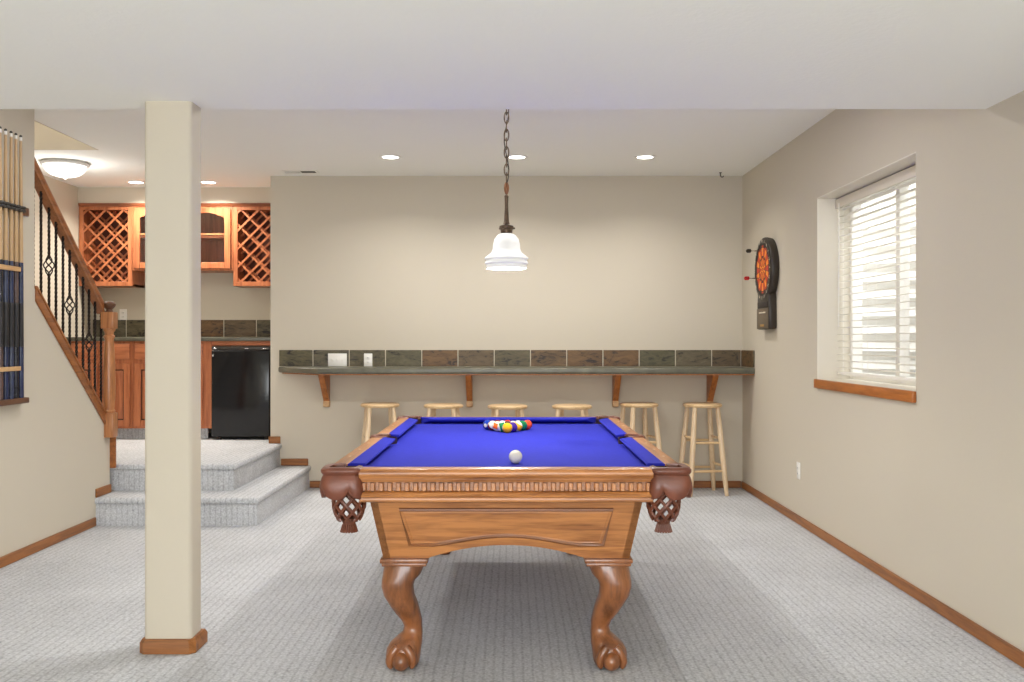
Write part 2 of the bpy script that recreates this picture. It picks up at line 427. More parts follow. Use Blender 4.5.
# ------------------------------------------------------------------ window, sill, blind, well
win = tag(bpy.data.objects.new('window_1', None), 'white sliding window behind the blind on the right wall', 'window', None, 'structure')
COL.objects.link(win); win.location = (XR+.2, (WY0+WY1)/2, WZ0); ORG[win] = Vector(win.location)
b = BM()
fx0, fx1 = XR+.215, XR+.285
box(b, fx0, fx1, WY0, WY0+.05, WZ0, WZ1, .004, 1); box(b, fx0, fx1, WY1-.05, WY1, WZ0, WZ1, .004, 1)
box(b, fx0, fx1, WY0+.05, WY1-.05, WZ0, WZ0+.05, .004, 1); box(b, fx0, fx1, WY0+.05, WY1-.05, WZ1-.05, WZ1, .004, 1)
ym = (WY0+WY1)/2
box(b, fx0+.005, fx1-.005, ym-.03, ym+.03, WZ0+.05, WZ1-.05, .004, 1)
obj('window_frame', b, M['vinyl'], win)
b = BM(); box(b, fx0+.03, fx0+.036, WY0+.05, ym-.03, WZ0+.05, WZ1-.05); obj('pane', b, M['glass'], win)
b = BM(); box(b, fx0+.03, fx0+.036, ym+.03, WY1-.05, WZ0+.05, WZ1-.05); obj('pane', b, M['glass'], win)
b = BM()
box(b, XR+.001, fx0, WY1-.006, WY1, WZ0, WZ1); box(b, XR+.001, fx0, WY0, WY0+.006, WZ0, WZ1); box(b, XR+.001, fx0, WY0+.006, WY1-.006, WZ1-.006, WZ1)
struct('reveal', b, M['reveal'], parent=win)
b = BM(); box(b, XR+.001, fx0, WY0+.006, WY1-.006, WZ0, WZ0+.006); obj('sill_deck', b, M['reveal'], win)
b = BM(); box(b, XR-.022, XR-.0005, WY0-.006, WY1+.002, WZ0-.052, WZ0+.006, .004, 2)
obj('window_sill', b, M['bracket_y'], win)
# blind
BX = XR+.152
bl = thing('window_blind', (BX, ym, WZ0+.02), 'white slatted blind hanging in the window on the right wall', 'blind')
b = BM(); box(b, BX-.035, BX-.022, WY0+.012, WY1-.012, WZ1-.074, WZ1-.014, .003, 2); obj('valance', b, plain('blind_valance_shaded', srgb(226, 218, 204), 0.5), bl)  # valance beige carries the shade at the window top in its colour
b = BM(); box(b, BX-.02, BX+.03, WY0+.015, WY1-.015, WZ1-.06, WZ1-.015, .003, 1); obj('headrail', b, M['blind'], bl)
b = BM(); zt = WZ1-.085; zb = WZ0+.085; ns = 25
for i in range(ns):
    z = zb+(zt-zb)*i/(ns-1)
    tilt = math.radians(4); hw = .0235
    prof = []
    for k in range(5):
        u = -hw+2*hw*k/4; c = .0025*(1-(u/hw)**2)
        prof.append((BX+u*math.cos(tilt)-c*math.sin(tilt), z+u*math.sin(tilt)+c*math.cos(tilt)))
    prof += [(x, zz-.0026) for x, zz in prof[::-1]]
    prism(b, prof, 'Y', WY0+.016, WY1-.016)
obj('slats', b, M['slat'], bl)
b = BM(); box(b, BX-.024, BX+.024, WY0+.016, WY1-.016, WZ0+.036, WZ0+.056, .004, 2); obj('bottom_rail', b, M['blind'], bl)
for k in range(4):
    y = WY0+.14+k*(WY1-WY0-.28)/3
    b = BM()
    for dx in (-.026, .026): tube(b, [(BX+dx, y, WZ0+.05), (BX+dx, y, zt+.01)], .0016, 6)
    obj('ladder_cord', b, M['blind'], bl)
b = BM(); tube(b, [(BX-.04, WY1-.10, WZ1-.05), (BX-.042, WY1-.10, WZ0+.35)], .004, 6); obj('tilt_wand', b, M['blind'], bl)
# window well outside
b = BM(); ringA = []
nseg = 28; wc = Vector((XR+.30, ym)); 
for j in range(46):
    z = .5+j*.06; rr = (.015 if j % 2 else -.015)
    ringA.append([(wc.x+(.62+rr)*math.sin(PI*i/nseg)*1.0, wc.y-(1.05+rr)*math.cos(PI*i/nseg), z) for i in range(nseg+1)])
loft(b, ringA[:34], closed=False, cap=False)
wl = struct('window_well', b, M['well'], 'corrugated window well outside the window', 'window well')
b = BM(); box(b, XR+.30, XR+1.1, ym-1.3, ym+1.3, .40, .5); struct('ground_outside', b, plain('gravel', srgb(190, 186, 178), .9, bump=.6, bscale=60), 'gravel in the window well', 'ground')

# ------------------------------------------------------------------ pool table
TX = -0.022; TY = 4.83; HL = 1.245; HW = .68
pt = thing('pool_table', (TX, TY, 0), 'oak pool table with royal blue cloth and leather corner pockets', 'pool table')
BEDZ = .775
# bed with cut corners and side notches
def sym(pts):  # quarter outline (x>0,y>0), from side pocket to end, mirrored all round
    q1 = pts; q2 = [(-x, y) for x, y in pts[::-1]]; q3 = [(-x, -y) for x, y in pts]; q4 = [(x, -y) for x, y in pts[::-1]]
    return q1+q2+q3+q4
out = sym([(.575, .0), (.575, .06), (.63, .075), (.63, 1.075), (.525, 1.18)])
ded = []
for p in out:
    if not ded or (abs(p[0]-ded[-1][0])+abs(p[1]-ded[-1][1])) > 1e-5: ded.append(p)
if abs(ded[0][0]-ded[-1][0])+abs(ded[0][1]-ded[-1][1]) < 1e-5: ded.pop()
b = BM(); prism(b, [(TX+x, TY+y) for x, y in ded], 'Z', BEDZ-.03, BEDZ)
obj('playing_bed', b, M['cloth'], pt)

def place(axis, sign):
    """maps (along, outward e, z) of a rail to world; e is measured from the outer edge, positive outwards"""
    if axis == 'X': return lambda a, e, z: (TX+a, TY+sign*(HL+e), z)
    return lambda a, e, z: (TX+sign*(HW+e), TY+a, z)
RAILTOP = [(-.064, .778), (-.064, .812), (-.010, .812), (-.002, .808), (.003, .80), (.004, .79), (.0, .781), (-.006, .774), (-.006, .772)]
APRON = [(-.06, .772), (-.006, .772), (-.010, .768), (-.012, .762), (-.018, .760), (-.030, .758), (-.030, .727), (-.012, .724), (-.005, .720), (-.001, .713), (-.004, .706), (-.012, .702), (-.010, .697), (-.012, .688), (-.020, .684), (-.06, .684)]
def rail(axis, sign, a0, a1, jaw0, jaw1):
    P = place(axis, sign); mt = M['oak'] if axis == 'X' else M['oak_y']
    b = BM(); loft(b, [[P(a, e, z) for e, z in RAILTOP] for a in (a0, a1)])
    r = obj('rail', b, mt, pt)
    cp = [(-.064, .779), (-.064, .812), (-.075, .8145), (-.122, .809), (-.126, .804), (-.124, .798), (-.085, .7785)]
    def end(a, j, s):   # jaw: nose pulled in from the back edge
        return [P(a+s*j*min(1, (-e-.064)/.06), e, z) for e, z in cp]
    b = BM(); loft(b, [end(a0, jaw0, 1), end(a1, jaw1, -1)])
    obj('cushion', b, M['cloth'], r)
    if axis == 'Y':     # sights on the long rails
        for k in range(3):
            b = BM(); a = a0+(a1-a0)*(k+1)/4
            q = [P(a-.011, -.03, .8125), P(a, -.022, .8125), P(a+.011, -.03, .8125), P(a, -.038, .8125)]
            b.faces.new([b.verts.new(v) for v in q])
            obj('sight', b, M['pearl'], r)
def apron(axis, sign, a0, a1):
    P = place(axis, sign); mt = M['oak'] if axis == 'X' else M['oak_y']
    b = BM(); loft(b, [[P(a, e, z) for e, z in APRON] for a in (a0, a1)])
    r = obj('apron', b, mt, pt)
    b = BM(); n = int(round((a1-a0)/.0322)); pitch = (a1-a0)/n
    for k in range(n):
        c = a0+(k+.5)*pitch; rg = []
        for (da, e) in ((-.0095, -.030), (-.009, -.016), (-.006, -.0115), (.006, -.0115), (.009, -.016), (.0095, -.030)):
            rg.append((c+da, e))
        loft(b, [[P(a, e, z) for a, e in rg] for z in (.728, .757)])
    obj('dentil_band', b, mt, r, smooth=20)
for s in (-1, 1):
    rail('X', s, -.550, .550, .06, .06); apron('X', s, -.550, .550)
for s in (-1, 1):
    rail('Y', s, -1.105, -.075, .055, .02); rail('Y', s, .075, 1.105, .02, .055); apron('Y', s, -1.105, 1.105)

# tapered cabinet
CT, CB = .686, .447
def cab_half(z): 
    t = (z-CB)/(CT-CB)
    return .478+t*(.526-.478), 1.10+t*(1.142-1.10)
def panel(axis, sign):
    wt, wb = (cab_half(CT)[0], cab_half(CB)[0]) if axis == 'X' else (cab_half(CT)[1], cab_half(CB)[1])
    arch0 = .304 if axis == 'X' else .9
    def P(u, d, z):
        hw, hl = cab_half(z)
        return (TX+u, TY+sign*(hl-d), z) if axis == 'X' else (TX+sign*(hw-d), TY+u, z)
    n = 24; low = []
    for i in range(n+1):
        u = -arch0+2*arch0*i/n; q = abs(u)/arch0
        low.append((u, CB+.052*(1-q*q)**1.0*(1.0 if q < 1 else 0)))
    b = BM()
    # columns of quads from top to the arched bottom
    us = [-wb]+[u for u, z in low]+[wb]; zs = [CB]+[z for u, z in low]+[CB]
    top = [-wt]+[u for u, z in low]+[wt]
    for d in (0, .028):
        pass
    grid = []
    for d in (0.0, .028):
        tr = [b.verts.new(P(u, d, CT)) for u in top]
        lr = [b.verts.new(P(u, d, z)) for u, z in zip(us, zs)]
        grid.append((tr, lr))
        for i in range(len(us)-1): b.faces.new((tr[i], tr[i+1], lr[i+1], lr[i]))
    for i in range(len(us)-1):
        b.faces.new((grid[0][1][i], grid[0][1][i+1], grid[1][1][i+1], grid[1][1][i]))
        b.faces.new((grid[0][0][i], grid[0][0][i+1], grid[1][0][i+1], grid[1][0][i]))
    for k in (0, -1): b.faces.new((grid[0][0][k], grid[0][1][k], grid[1][1][k], grid[1][0][k]))
    pn = obj('side_panel' if axis == 'Y' else 'end_panel', b, M['oak'] if axis == 'X' else M['oak_y'], pt, smooth=25)
    k = 1.0 if axis == 'X' else 2.28
    ptsl = [(-.411*k, .641), (.411*k, .641), (.374*k, .500), (.285*k, .500)]
    for i in range(1, 16):
        u = .285-.57*i/16; ptsl.append((u*k, .500+.037*math.cos(u/.285*PI/2)**1.3))
    ptsl += [(-.285*k, .500), (-.374*k, .500)]
    b = BM(); tube(b, [P(u, -.001, z) for u, z in ptsl], .0075, 6, cyc=True)
    obj('panel_moulding', b, M['oak_dark'], pn)
    b = BM(); sh = [(u*.965, .5705+(z-.5705)*.86) for u, z in ptsl]
    tube(b, [P(u, -.0005, z) for u, z in sh], .004, 6, cyc=True)
    obj('panel_moulding', b, M['oak'], pn)
for s in (-1, 1): panel('X', s); panel('Y', s)
# corner posts of the cabinet: thin dark line at the front corners
# legs
LEGP = [  # profile of the left front leg: z, outer u, inner u (distance from table centre)
    (.418, .476, .318), (.410, .478, .316), (.372, .483, .332), (.350, .486, .354), (.326, .487, .362), (.288, .478, .359), (.25, .459, .347),
    (.213, .438, .339), (.175, .4136, .3316), (.152, .4045, .3316), (.129, .410, .330), (.114, .4287, .330), (.091, .457, .330), (.069, .470, .333), (.045, .474, .336), (.020, .472, .340), (.002, .462, .348)]
def sq_ring(x0, x1, y0, y1, z, n=24, p=2.8):
    cx, cy, a, c = (x0+x1)/2, (y0+y1)/2, (x1-x0)/2, (y1-y0)/2; r = []
    for k in range(n):
        t = 2*PI*k/n; ct, st = math.cos(t), math.sin(t)
        r.append((cx+a*math.copysign(abs(ct)**(2/p), ct), cy+c*math.copysign(abs(st)**(2/p), st), z))
    return r
for sx in (-1, 1):
    for sy in (-1, 1):
        rings = []
        for z, o, i in LEGP:
            yo = o+.613; yi = i+.613           # same cabriole curve seen from the side
            if z < .1: yo -= .004+.45*max(0, .062-z)
            o += .006; i += .006; rings.append(sq_ring(TX+sx*o, TX+sx*i, TY+sy*yo, TY+sy*yi, z, p=2.8 if z > .2 else 2.3))
        b = BM(); loft(b, rings)
        # toes gripping the ball
        bc = Vector((TX+sx*.412, TY+sy*1.058, .0362))
        for a in (-1.25, 1.25):
            dirv = Vector((math.sin(a)*1.18, sy*math.cos(a), 0))
            pl = []
            for k in range(8):
                th = math.radians(118-k*19); rr = .041
                side = 1.0 if abs(a) > 1 else .96
                pl.append(bc+dirv*(rr*math.cos(math.radians(8))*math.sin(math.radians(k*14+22)))*side+Vector((0, 0, .052-.0115*k)))
            if abs(a) > 1:
                tube(b, pl, [.017, .019, .019, .0175, .0175, .016, .013, .007], 10)
        lg = obj('leg', b, M['oak_leg'], pt, smooth=60)
        b = BM(); sphere(b, bc+Vector((0, sy*.016, 0)), .036, 24, 16); obj('claw_ball', b, M['oak_leg'], lg)
        b = BM()
        x0, x1 = sorted((TX+sx*.489, TX+sx*.303)); y0, y1 = sorted((TY+sy*1.125, TY+sy*.945))
        box(b, x0, x1, y0, y1, .430, .4475, .004, 2); box(b, x0+.006, x1-.006, y0+.006, y1-.006, .417, .431, .004, 2)
        obj('plinth', b, M['oak_leg'], lg)

# pockets
def pocket(px, py, ang, half, R=.078, net=True, shift=(0, 0), p=5.0):
    c = (TX+px, TY+py, 0); cs = (c[0]+shift[0], c[1]+shift[1])
    prof = [(R-.030, .790), (R-.028, .814), (R-.018, .8185), (R-.006, .816), (R+.001, .808), (R+.001, .799), (R-.004, .792), (R-.007, .788), (R-.004, .776), (R+.001, .755), (R+.003, .735), (R+.001, .715), (R-.004, .697)]
    inner = [(r-.012, z) for r, z in prof[7:]][::-1]
    b = BM(); nst = 60; rings = []
    for i in range(nst+1):
        t = ang-half+2*half*i/nst
        k = 1/((abs(math.cos(t))**p+abs(math.sin(t))**p)**(1/p))
        q = (i/nst)*4
        lobe = abs(math.sin(PI*q))**.6
        edge = min(1, min(i, nst-i)/5)
        ring = []
        for r, z in prof+inner:
            zz = .788-(.788-z)*(.64+.36*lobe)*(.6+.4*edge) if z < .79 else z
            bulge = .003*lobe if z < .78 else 0
            ring.append((cs[0]+(r+bulge)*k*math.cos(t), cs[1]+(r+bulge)*k*math.sin(t), zz))
        rings.append(ring)
    loft(b, rings)
    pk = obj('pocket', b, M['leather'], pt, smooth=50)
    b = BM(); lathe(b, [(.056, .806), (.055, .72), (.04, .70), (.001, .695)], c, 28)
    obj('pocket_liner', b, M['liner'], pk)
    if net:
        def rad(z):
            t = (z-.612)/(.720-.612)
            return .028+.032*math.sin(PI*min(1, max(0, .10+.66*t)))**.7
        b = BM()
        for d in (-1, 1):
            for k in range(8):
                pl = []
                for j in range(15):
                    z = .720-(.720-.608)*j/14; t = 2*PI*k/8+d*j/14*1.75
                    pl.append((c[0]+rad(z)*math.cos(t), c[1]+rad(z)*math.sin(t), z))
                tube(b, pl, .0064, 6)
        obj('pocket_net', b, M['leather'], pk)
        b = BM(); lathe(b, [(.001, .614), (.027, .614), (.029, .606), (.025, .598), (.023, .588), (.028, .574), (.033, .566), (.001, .565)], c, 24)
        for k in range(18):
            t = 2*PI*k/18; tube(b, [(c[0]+.022*math.cos(t), c[1]+.022*math.sin(t), .592), (c[0]+.031*math.cos(t), c[1]+.031*math.sin(t), .562)], .0042, 5)
        obj('pocket_tassel', b, M['leather'], pk)
for sx in (-1, 1):
    for sy in (-1, 1): pocket(sx*.600, sy*1.165, math.atan2(sy, sx), math.radians(133), shift=(sx*.018, sy*.016))
    pocket(sx*.612, 0, 0 if sx > 0 else PI, math.radians(100), R=.080, p=2.2)

# ------------------------------------------------------------------ balls
BR = .0285
def ball(name, x, y, mat, label, cat, group=None, rot=(0, 0, 0)):
    b = BM(); sphere(b, (0, 0, 0), BR, 28, 18)
    o = obj(name, b, mat); o.location = (x, y, BEDZ+BR+.0004); o.rotation_euler = rot
    return tag(o, label, cat, group)
ball('cue_ball', .015, 4.033, plain('ivory_ball', srgb(242, 236, 216), .08), 'white cue ball alone on the blue cloth nearest the front rail', 'billiard ball')
Y0b, X0b = 5.375, -.026
cols = {'yellow': (246, 178, 28), 'green': (14, 116, 66), 'purple': (66, 36, 130), 'orange': (240, 104, 34), 'black': (18, 18, 20), 'red': (206, 40, 34), 'maroon': (128, 28, 34), 'blue': (26, 60, 150)}
RACK = [
    (0, 0, 'yellow', 0, 'solid yellow ball at the front tip of the rack'),
    (1, 0, 'green', 1, 'green striped ball just behind and left of the front yellow ball'),
    (1, 1, 'purple', 0, 'solid purple ball just behind and right of the front yellow ball'),
    (2, 0, 'orange', 1, 'orange striped ball on the left edge of the rack'),
    (2, 1, 'black', 0, 'black ball hidden in the middle of the rack'),
    (2, 2, 'yellow', 1, 'yellow striped ball on the right edge of the rack'),
    (3, 0, 'maroon', 1, 'mostly white maroon striped ball beside the solid blue ball'),
    (3, 1, 'red', 1, 'red striped ball in the middle of the fourth row of the rack'),
    (3, 2, 'purple', 1, 'white and purple striped ball in the middle of the fourth row'),
    (3, 3, 'green', 0, 'solid green ball next to the red corner ball'),
    (4, 0, 'blue', 0, 'solid blue ball at the back left corner of the rack'),
    (4, 1, 'maroon', 0, 'solid maroon ball in the back row beside the blue ball'),
    (4, 2, 'red', 0, 'solid red ball in the centre of the back row of the rack'),
    (4, 3, 'blue', 1, 'white and blue striped ball in the back row right of centre'),
    (4, 4, 'orange', 0, 'solid orange red ball at the back right corner of the rack')]
mcache = {}
fixrot = {(0, 0): (.1, .1, .15), (1, 0): (.2, 1.3, .3), (2, 0): (.1, .3, .3), (2, 2): (.2, .5, .4), (3, 0): (1.2, .3, .1), (3, 2): (1.3, .3, .2), (4, 3): (1.4, .2, .3), (3, 1): (.4, .3, .3)}
for k, i, c, st, lab in RACK:
    key = (c, st)
    if key not in mcache: mcache[key] = ball_mat('ball_%s_%s' % (c, 'stripe' if st else 'solid'), srgb(*((228, 70, 40) if (k, i) == (4, 4) else cols[c])), st)
    ball('pool_ball', X0b+(i-k/2)*.0575, Y0b+k*.0499, mcache[key], lab, 'billiard ball', 'racked pool balls', fixrot.get((k, i), (random.uniform(-.5, .5), random.uniform(-.4, .4), random.uniform(.6, 1.4))))

# ------------------------------------------------------------------ bar ledge, tiles, brackets
TP = .318                                        # tile pitch
lt, lb = 1.064, 1.014; YL = 8.0
led = thing('bar_ledge', (0, YB, lt), 'long slate topped drinks ledge on the back wall above the stools', 'ledge')
b = BM(); t = bmesh.new(); prism(t, [(-2.052, YB-.001), (-1.62, YL), (XR-.001, YL), (XR-.001, YB-.001)], 'Z', lb, lt)
ed = [e for e in t.edges if all(v.co.y < YB-.01 or v.co.x < -2 for v in e.verts) and abs(e.verts[0].co.z-e.verts[1].co.z) < 1e-4]
bmesh.ops.bevel(t, geom=ed, offset=.012, segments=3, profile=.5, affect='EDGES'); merge(b, t)
obj('ledge_top', b, M['ledge'], led)
b = BM(); prism(b, [(-2.02, YB-.001), (-1.61, YL+.016), (XR-.002, YL+.016), (XR-.002, YB-.001)], 'Z', lb-.010, lb+.001)
obj('ledge_underside', b, M['bracket'], led)
for xl in (324.4, 466.9, 612.2, 706.4):
    x0 = (xl-512)/113.8; x1 = x0+.05
    b = BM()
    t = bmesh.new(); prism(t, [(YB-.001, 1.004), (YB-.27, 1.004), (YB-.27, .985), (YB-.075, .80), (YB-.045, .775), (YB-.045, .712), (YB-.001, .712)], 'X', x0, x1)
    bmesh.ops.bevel(t, geom=t.edges[:], offset=.003, segments=1, affect='EDGES'); merge(b, t)
    br = obj('bracket', b, M['bracket'], led)
    b = BM(); box(b, x0-.002, x1+.002, YB-.05, YB-.001, .715, .765, .003, 1)
    obj('bracket_foot', b, M['racktan'], br)
def tiles(name, x0, first, x1, y, z0, z1, label, wrap=None):
    b = BM(); xs = [x0]; x = first
    while x < x1-.01: xs.append(x); x += TP
    xs.append(x1)
    g = .004
    for a, c in zip(xs[:-1], xs[1:]): box(b, a+g, c-g, y-.014, y-.0015, z0+g, z1, .002, 1)
    if wrap:
        box(b, XR-.014, XR-.0015, wrap, y-.016, z0+g, z1, .002, 1)
    o = thing(name, ((x0+x1)/2, y, z0), label, 'tiles')
    obj('tile_row', b, M['slate'], o)
    b = BM(); box(b, x0, x1, y-.010, y-.001, z0, z1-.001)
    if wrap: box(b, XR-.010, XR-.001, wrap+.002, y-.011, z0, z1-.001)
    obj('grout', b, M['grout'], o)
tiles('tile_backsplash', -2.047, (313.3-512)/113.8, XR-.016, YB, lt, 1.211, 'row of slate tiles on the back wall above the drinks ledge', wrap=8.005)

def plate(name, x, z, w, h, y, label, cat, gang=1, kind='toggle'):
    o = thing(name, (x, y, z), label, cat)
    b = BM(); box(b, x-w/2, x+w/2, y-.007, y, z-h/2, z+h/2, .003, 2); p = obj('plate', b, M['white'], o)
    for k in range(gang):
        gx = x+(k-(gang-1)/2)*.046
        if kind == 'toggle':
            b = BM(); box(b, gx-.005, gx+.005, y-.016, y-.005, z-.008, z+.014, .002, 1); obj('toggle', b, M['white'], o)
        else:
            for dz in (-.02, .02):
                b = BM(); box(b, gx-.017, gx+.017, y-.0095, y-.006, z+dz-.014, z+dz+.014, .003, 2); s = obj('socket', b, M['white'], o)
                b = BM()
                for dx in (-.007, .007): box(b, gx+dx-.0015, gx+dx+.0015, y-.0102, y-.009, z+dz-.005, z+dz+.005)
                obj('slots', b, M['slot'], s)
yt = YB-.0142
plate('switch_plate', (337.5-512)/114, 1.124, .165, .114, yt, 'wide white switch plate on the slate tiles', 'light switch', 3)
plate('outlet_plate', (368.2-512)/114, 1.124, .074, .114, yt, 'narrow white outlet plate on the slate tiles beside the wide switch plate', 'outlet', 1, 'socket')
def side_outlet():
    y = F/141.7; z = .376
    o = thing('outlet_plate', (XR, y, z), 'white outlet plate low on the right wall near the corner', 'outlet')
    b = BM(); box(b, XR-.007, XR-.0002, y-.037, y+.037, z-.06, z+.06, .003, 2); obj('plate', b, M['white'], o)
    for dz in (-.02, .02):
        b = BM(); box(b, XR-.0095, XR-.006, y-.017, y+.017, z+dz-.014, z+dz+.014, .003, 2); s = obj('socket', b, M['white'], o)
        b = BM()
        for dy in (-.007, .007): box(b, XR-.0102, XR-.009, y+dy-.0015, y+dy+.0015, z+dz-.005, z+dz+.005)
        obj('slots', b, M['slot'], s)
side_outlet()

# ------------------------------------------------------------------ stools
def make_stool():
    st = thing('bar_stool', (0, 0, 0), 'x', 'stool', 'pine stools under the drinks ledge')
    b = BM(); lathe(b, [(.001, .765), (.142, .765), (.156, .762), (.164, .755), (.165, .747), (.161, .738), (.152, .733), (.001, .732)], (0, 0, 0), 40); obj('seat', b, M['pine'], st)
    ft, fb, zt = .098, .157, .735
    def legp(sx, sy, z):
        t = 1-z/zt; q = ft+(fb-ft)*t; return Vector((sx*q, sy*q, z))
    for sx in (-1, 1):
        for sy in (-1, 1):
            b = BM(); zs = [.735, .66, .5, .44, .3, .2, .1, .012, 0]; rs = [.0185, .0205, .0225, .023, .023, .0225, .020, .017, .014]
            tube(b, [legp(sx, sy, z) for z in zs], rs, 14); obj('leg', b, M['pine_z'], st)
    for (z, ax) in ((.44, 'x'), (.205, 'x'), (.475, 'y'), (.245, 'y')):
        for s in (-1, 1):
            a, c = (legp(-1, s, z), legp(1, s, z)) if ax == 'x' else (legp(s, -1, z), legp(s, 1, z))
            b = BM(); tube(b, [a.lerp(c, t) for t in (0.04, .12, .5, .88, .96)], [.008, .010, .0125, .010, .008], 10); obj('rung', b, M['pine'], st)
    return st
SP = [(380, 118.5, .25, 'pine stool at the left end of the row, nearest the steps'),
      (443.5, 120, -.1, 'second pine stool from the left, under the second bracket of the ledge'),
      (507.5, 121.5, .15, 'third pine stool from the left, directly behind the racked balls'),
      (572, 121.5, -.2, 'fourth pine stool from the left, between the racked balls and third bracket'),
      (639, 118, .3, 'fifth pine stool from the left, behind the far right corner of the pool table'),
      (702.3, 118.3, .14, 'pine stool at the right end of the row, showing all four legs')]
proto = make_stool()
for i, (px, s, r, lab) in enumerate(SP):
    loc = ((px-512)/s, F/s, 0.0005)
    if i == 0:
        proto.location = loc; proto.rotation_euler = (0, 0, r); proto['label'] = lab
    else: dup(proto, loc, r, lab)

# ------------------------------------------------------------------ dartboard and darts
DX = XR-.062; DY = 7.512; DZ = 1.85
db = thing('dartboard', (XR, DY, DZ), 'black electronic dartboard with orange and red target on the right wall', 'dartboard')
R0 = .25
def dart_outline(k=1.0):
    pts = []; a0 = math.radians(-52)
    for i in range(41):
        a = a0+(2*PI-2*math.radians(38)-0)*i/40*1.0
        pts.append((R0*math.cos(a), R0*math.sin(a)))
    # starts lower right, runs over the top to lower left
    a_end = math.radians(180+52); pts = []
    for i in range(41):
        a = a0+(a_end-a0)*i/40; pts.append((R0*math.cos(a), R0*math.sin(a)))
    pts += [(-.168, -.235), (-.172, -.30), (-.175, -.455), (-.165, -.47), (.165, -.47), (.175, -.455), (.172, -.30), (.168, -.235)]
    return [(u*k, v*k) for u, v in pts]
b = BM(); o1 = dart_outline()
def dring(x, k): return [(x, DY+u*k, DZ+v*(k if v > -.2 else 1-(1-k)*.5)) for u, v in o1]
loft(b, [dring(XR-.0005, .97), dring(XR-.03, 1.0), dring(DX+.012, 1.0), dring(DX+.003, .985), dring(DX, .965)])
obj('housing', b, M['blackpl'], db, smooth=40)
# target face: 20 sectors, single/double/treble areas
rings = [.012, .028, .088, .104, .172, .190]
fmats = [M['d_red'], M['d_orange'], M['d_black']]
b = BM(); xf = DX-.0025
def seg(bm, r0, r1, a0, a1, mi, x):
    pts = []
    for k in range(4): a = a0+(a1-a0)*k/3; pts.append((x, DY+r1*math.sin(a), DZ+r1*math.cos(a)))
    for k in range(3, -1, -1): a = a0+(a1-a0)*k/3; pts.append((x, DY+r0*math.sin(a), DZ+r0*math.cos(a)))
    f = bm.faces.new([bm.verts.new(p) for p in pts]); f.material_index = mi
g = .0022
for i in range(20):
    a0 = 2*PI*(i-.5)/20; a1 = 2*PI*(i+.5)/20
    for j in range(1, 5):
        r0, r1 = rings[j]+g, rings[j+1]-g
        odd = i % 2
        mi = {1: (1, 0), 2: (2, 0), 3: (1, 0), 4: (0, 2)}[j][odd]
        seg(b, r0, r1, a0+g/r1, a1-g/r1, mi, xf)
for k in range(20): seg(b, .001, .011, 2*PI*k/20, 2*PI*(k+1)/20, 0, xf); seg(b, .013, .027, 2*PI*k/20, 2*PI*(k+1)/20, 1, xf)
obj('target', b, fmats, db, smooth=0)
b = BM(); lathe(b, [(.001, 0), (.205, 0), (.205, -.0018), (.001, -.0018)], (DX, DY, DZ), 48, axis='X'); obj('web', b, M['d_black'], db)
b = BM(); lathe(b, [(.207, .001), (.235, .001), (.238, -.004), (.228, -.007), (.210, -.006)], (DX, DY, DZ), 64, axis='X', closed_prof=True); obj('catch_ring', b, M['blackpl'], db)
# numbers round the ring
def text_bm(bm, s, size, mtx):
    cu = bpy.data.curves.new('txt', 'FONT'); cu.body = s; cu.size = size; cu.align_x = 'CENTER'; cu.align_y = 'CENTER'; cu.extrude = .0004
    ob = bpy.data.objects.new('txt', cu); COL.objects.link(ob)
    dg = bpy.context.evaluated_depsgraph_get(); me = bpy.data.meshes.new_from_object(ob.evaluated_get(dg))
    t = bmesh.new(); t.from_mesh(me); merge(bm, t, mtx)
    COL.objects.unlink(ob); bpy.data.objects.remove(ob); bpy.data.curves.remove(cu); bpy.data.meshes.remove(me)
b = BM()
nums = [20, 1, 18, 4, 13, 6, 10, 15, 2, 17, 3, 19, 7, 16, 8, 11, 14, 9, 12, 5]
# text local x -> -Y (right as seen from the room), local y -> Z, facing -X
TXT = Matrix(((0, 0, -1, 0), (-1, 0, 0, 0), (0, 1, 0, 0), (0, 0, 0, 1)))
for i, n in enumerate(nums):
    a = 2*PI*i/20
    mtx = Matrix.Translation((DX-.0078, DY-.2215*math.sin(a), DZ+.2215*math.cos(a))) @ TXT @ Matrix.Rotation(-a, 4, 'Z')
    text_bm(b, str(n), .030, mtx)
obj('number_ring', b, M['numwhite'], db, smooth=0)
b = BM(); box(b, DX-.006, DX+.002, DY-.165, DY+.165, DZ-.465, DZ-.305, .006, 2); cp = obj('control_panel', b, M['brownpl'], db)
b = BM(); box(b, DX-.005, DX+.002, DY-.15, DY+.15, DZ-.30, DZ-.255, .004, 2); obj('score_display', b, M['d_black'], db)
b = BM()
for k in range(5): box(b, DX-.0095, DX-.005, DY-.085+k*.04-.011, DY-.085+k*.04+.011, DZ-.345, DZ-.333, .002, 1)
obj('buttons', b, M['numwhite'], cp)
b = BM(); box(b, DX-.0078, DX-.005, DY-.055, DY+.055, DZ-.447, DZ-.43, .002, 1); obj('badge', b, M['gold'], cp)
